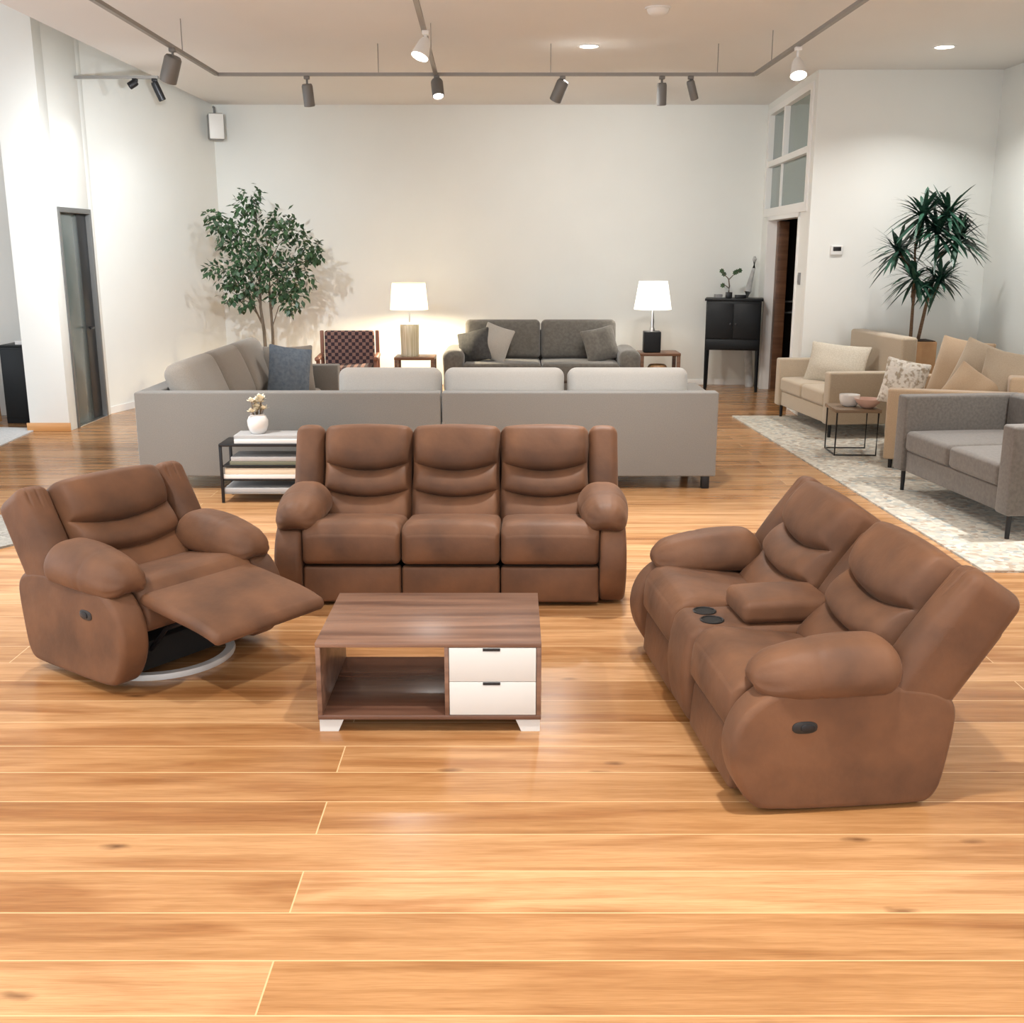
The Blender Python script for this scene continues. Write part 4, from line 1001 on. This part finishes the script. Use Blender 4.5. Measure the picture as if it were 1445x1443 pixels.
# downlights: the two the photo shows and the rest of the same grid nearer the camera
DL = [(0.70, 10.57), (3.95, 10.60)]
GD = 'recessed ceiling downlights'
def downlight(x_, y_, label):
    o = thing('downlight', label, 'ceiling light', (x_, y_, CH), 0, GD)
    MB().lathe([(0.105, 0.0), (0.105, -0.006), (0.085, -0.008), (0.082, -0.002)], 32).build('trim_ring', 'white_plastic', o)
    MB().lathe([(0.082, -0.002), (0.05, -0.0045), (0.0, -0.005)], 32).build('lit_lens', 'glow', o)
downlight(*DL[0], 'lit recessed downlight above the middle of the back row, near the crossing track')
downlight(*DL[1], 'lit recessed downlight above the beige sofa on the right')

# track rails
def rail(label, pts, hangers, name='track_rail'):
    o = thing(name, label, 'track', pts[0], 0, 'hanging track rails')
    b0 = Vector(pts[0])
    a, b = Vector(pts[0]) - b0, Vector(pts[1]) - b0
    t_ = (b - a).normalized(); sd = t_.cross(Vector((0, 0, 1))) * 0.017; u_ = Vector((0, 0, 0.014))
    V = [a - sd - u_, a + sd - u_, a + sd + u_, a - sd + u_, b - sd - u_, b + sd - u_, b + sd + u_, b - sd + u_]
    m = MB(); m.raw(V, [(0, 1, 2, 3), (4, 5, 6, 7), (0, 1, 5, 4), (1, 2, 6, 5), (2, 3, 7, 6), (3, 0, 4, 7)]); m.build('rail', 'rail_metal', o)
    for h_ in hangers:
        q = a + (b - a) * h_
        MB().tube([(q.x, q.y, 0.012), (q.x, q.y, CH - pts[0][2])], 0.004, 6).build('hanger_rod', 'rail_metal', o)
    return o
RZ = 3.33
rail('track rail crossing the ceiling in front of the back wall', (( -2.67, 10.45, RZ), (2.20, 10.45, RZ)), (0.3, 0.62, 0.93))
rail('track rail running towards the camera on the left side', ((-2.67, 10.43, RZ), (-2.62, 4.5, RZ)), (0.18, 0.6))
rail('track rail running towards the camera through the middle', ((-0.69, 10.43, RZ), (-0.53, 4.5, RZ)), (0.15, 0.6))
rail('track rail running towards the camera on the right side', ((2.20, 10.43, RZ), (2.26, 4.5, RZ)), (0.10, 0.6))
rail('short track rail fixed to the door pillar at far left', ((-4.47, 11.8, 3.50), (-3.62, 11.8, 3.50)), ())

def spot(label, x_, y_, z_, aim, drop=0.075, L_=0.17, W_=0.11, lit=False, round_=False, mt='grey_metal'):
    o = thing('track_spotlight', label, 'spotlight', (x_, y_, z_), 0, 'track spotlights')
    MB().rbox((0.05, 0.05, 0.03), 0.005, (1, 1, 1), 1, loc=(0, 0, -0.027)).build('adapter', mt, o)
    MB().tube([(0, 0, -0.04), (0, 0, -0.04 - drop)], 0.010, 8).build('stem', mt, o)
    dv = Vector(aim).normalized(); q = Vector((0, 0, -1)).rotation_difference(dv).to_matrix().to_4x4()
    T = Matrix.Translation((0, 0, -0.04 - drop)) @ q
    m = MB()
    if round_: m.lathe([(0.026, 0.01), (0.042, -0.02), (0.066, -0.13), (0.062, -0.135), (0.04, -0.06), (0.0, -0.05)], 20, mx=T)
    else: m.lathe([(0.0, 0.02), (W_ * 0.42, 0.018), (W_ * 0.5, 0.0), (W_ * 0.5, -L_), (W_ * 0.44, -L_ - 0.004), (W_ * 0.40, -L_ + 0.03), (0.0, -L_ + 0.03)], 20, mx=T)
    hd = m.build('lamp_head', mt, o)
    if lit:
        zz = -0.125 if round_ else -L_ + 0.008
        rr_ = 0.060 if round_ else W_ * 0.41
        m = MB(); m.lathe([(rr_, zz), (rr_ * 0.7, zz - 0.008), (0.0, zz - 0.010)], 20, mx=T); m.build('lit_lens', 'glow', hd)
    return o, (x_, y_, z_ - 0.04 - drop), dv
SP = []
SP.append(spot('grey track spotlight on the left rail, tilted forward', -2.65, 9.05, RZ, (-0.35, 0.25, -0.85), 0.05, 0.18, 0.135))
SP.append(spot('grey spotlight on the crossing rail, first from its left end', -1.86, 10.45, RZ, (0.05, 0.25, -1), 0.06, 0.17, 0.10))
SP.append(spot('lit spotlight under the junction of the middle and crossing rails', -0.68, 10.42, RZ, (0.12, -0.45, -1), 0.03, 0.14, 0.11, True))
SP.append(spot('grey spotlight on the crossing rail tilted to the left, below the round downlight', 0.46, 10.45, RZ, (-0.45, 0.4, -1), 0.03, 0.17, 0.11))
SP.append(spot('grey upright spotlight on the crossing rail, left of the pair near its right end', 1.36, 10.45, RZ, (0.03, 0.2, -1), 0.05, 0.17, 0.09))
SP.append(spot('slim grey spotlight at the right end of the crossing rail', 1.62, 10.45, RZ, (0.35, 0.3, -1), 0.03, 0.15, 0.075))
SP.append(spot('lit cone spotlight on the middle rail near the top of the picture', -0.62, 8.35, RZ, (-0.35, -0.35, -1), 0.035, round_=True, lit=True, mt='white_plastic'))
SP.append(spot('lit cone spotlight on the right rail', 2.22, 9.0, RZ, (0.0, -0.5, -1), 0.07, round_=True, lit=True, mt='white_plastic'))
SP.append(spot('black spotlight at the tip of the short left rail', -3.66, 11.8, 3.50, (0.35, 0.3, -1), 0.02, 0.17, 0.075, mt='black_metal'))
SP.append(spot('small black spotlight on the short left rail beside the pillar', -3.86, 11.8, 3.50, (-0.7, -0.3, -0.5), 0.01, 0.07, 0.075, mt='black_metal'))

# ---------------------------------------------------------------- lights
def area(nm, loc, size, power, col=(1, 0.93, 0.84), rot=(0, 0, 0), shape='DISK', sy=None, spread=180):
    l = bpy.data.lights.new(nm, 'AREA'); l.shape = shape; l.size = size; l.energy = power; l.color = col
    if sy: l.size_y = sy
    l.spread = R(spread)
    o = bpy.data.objects.new(nm, l); COL.objects.link(o); o.location = loc; o.rotation_euler = rot; return o
GRID = DL + [(x_, y_) for y_ in (6.6, 2.8, -1.0) for x_ in (-5.8, -2.55, 0.70, 3.95)]
for i, (x_, y_) in enumerate(GRID):
    area('downlight_lamp', (x_, y_, (CL if x_ < -3.84 else CH) - 0.012), 0.16, 30 if i == 1 else 46, (1.0, 0.99, 0.965), spread=86 if y_ == 6.6 and x_ > -4 else 130)
def spotlamp(loc, dv, power, ang=70, blend=0.8, col=(1, 0.96, 0.90), rad=0.04):
    l = bpy.data.lights.new('track_spot_and_fill', 'SPOT'); l.energy = power; l.spot_size = R(ang); l.spot_blend = blend; l.color = col; l.shadow_soft_size = rad
    o = bpy.data.objects.new('track_spot_and_fill', l); COL.objects.link(o); o.location = loc
    o.rotation_euler = Vector((0, 0, -1)).rotation_difference(Vector(dv).normalized()).to_euler(); return o
AIM = [(-4.25, 12.7, 1.2, 420, (0.90, 0.96, 1.0)), (-4.25, 12.8, 1.2, 150, (0.92, 0.97, 1.0)), (-0.3, 9.6, 0.0, 60, None), (0.3, 14.6, 1.2, 90, None),
       (1.5, 14.6, 1.4, 90, None), (2.2, 14.6, 1.2, 80, None), (-0.9, 6.6, 0.0, 50, None), (2.1, 7.2, 0.0, 50, None), (-4.2, 13.3, 1.2, 18, (0.90, 0.96, 1.0)), (-4.48, 11.3, 2.0, 9, (0.95, 0.98, 1.0))]
for (o_, q, dv), (ax_, ay_, az_, pw_, cl_) in zip(SP, AIM):
    q = Vector(q); q = q + (Vector((ax_, ay_, az_)) - q).normalized() * 0.10 + dv * 0.20
    spotlamp(q, Vector((ax_, ay_, az_)) - q, pw_, 100, 1.0, cl_ or (1, 0.99, 0.96))  # unlit heads also carry added lamps that brighten the left and back walls
def point(nm, loc, power, col, rad=0.03):
    l = bpy.data.lights.new(nm, 'POINT'); l.energy = power; l.color = col; l.shadow_soft_size = rad
    o = bpy.data.objects.new(nm, l); COL.objects.link(o); o.location = loc
point('lamp_bulb_light', (-1.275, 13.62, 1.125), 150, (1, 0.84, 0.58), 0.04)
point('lamp_bulb_light', (1.735, 13.55, 1.125), 20, (1, 0.92, 0.80), 0.04)
# daylight: sky outside the left window, added fill at the rear
world = bpy.data.worlds.new('World'); SC.world = world; world.use_nodes = True
bg = world.node_tree.nodes['Background']; bg.inputs['Color'].default_value = (0.80, 0.90, 1.0, 1); bg.inputs['Strength'].default_value = 1.0
p1 = area('added_rear_fill', (-0.8, -4.02, 1.75), 10.3, 190, (0.92, 0.96, 1.0), (R(90), 0, 0), 'RECTANGLE', 2.6)  # added lamp in the unseen rear opening, fills the sofa fronts
p2 = area('daylight_left_window', (-8.0, 3.5, 1.8), 12.0, 215, (0.84, 0.92, 1.0), (R(90), 0, R(-90)), 'RECTANGLE', 2.6)

# ---------------------------------------------------------------- camera and view
cam = bpy.data.cameras.new('Camera'); co = bpy.data.objects.new('Camera', cam); COL.objects.link(co)
cam.sensor_fit = 'HORIZONTAL'; cam.sensor_width = 36.0; cam.lens = 36.0 * 1526.0 / 1445.0
co.location = (0, 0, 1.8); co.rotation_euler = (R(90 - 13.67), 0, 0)
SC.camera = co
SC.view_settings.view_transform = 'Standard'; SC.view_settings.look = 'None'; SC.view_settings.gamma = 1.0
SC.view_settings.use_curve_mapping = False
SC.view_settings.exposure = 0.12
SC.cycles.use_denoising = True
SC.cycles.max_bounces = 10; SC.cycles.diffuse_bounces = 5
SC.cycles.sample_clamp_indirect = 8.0
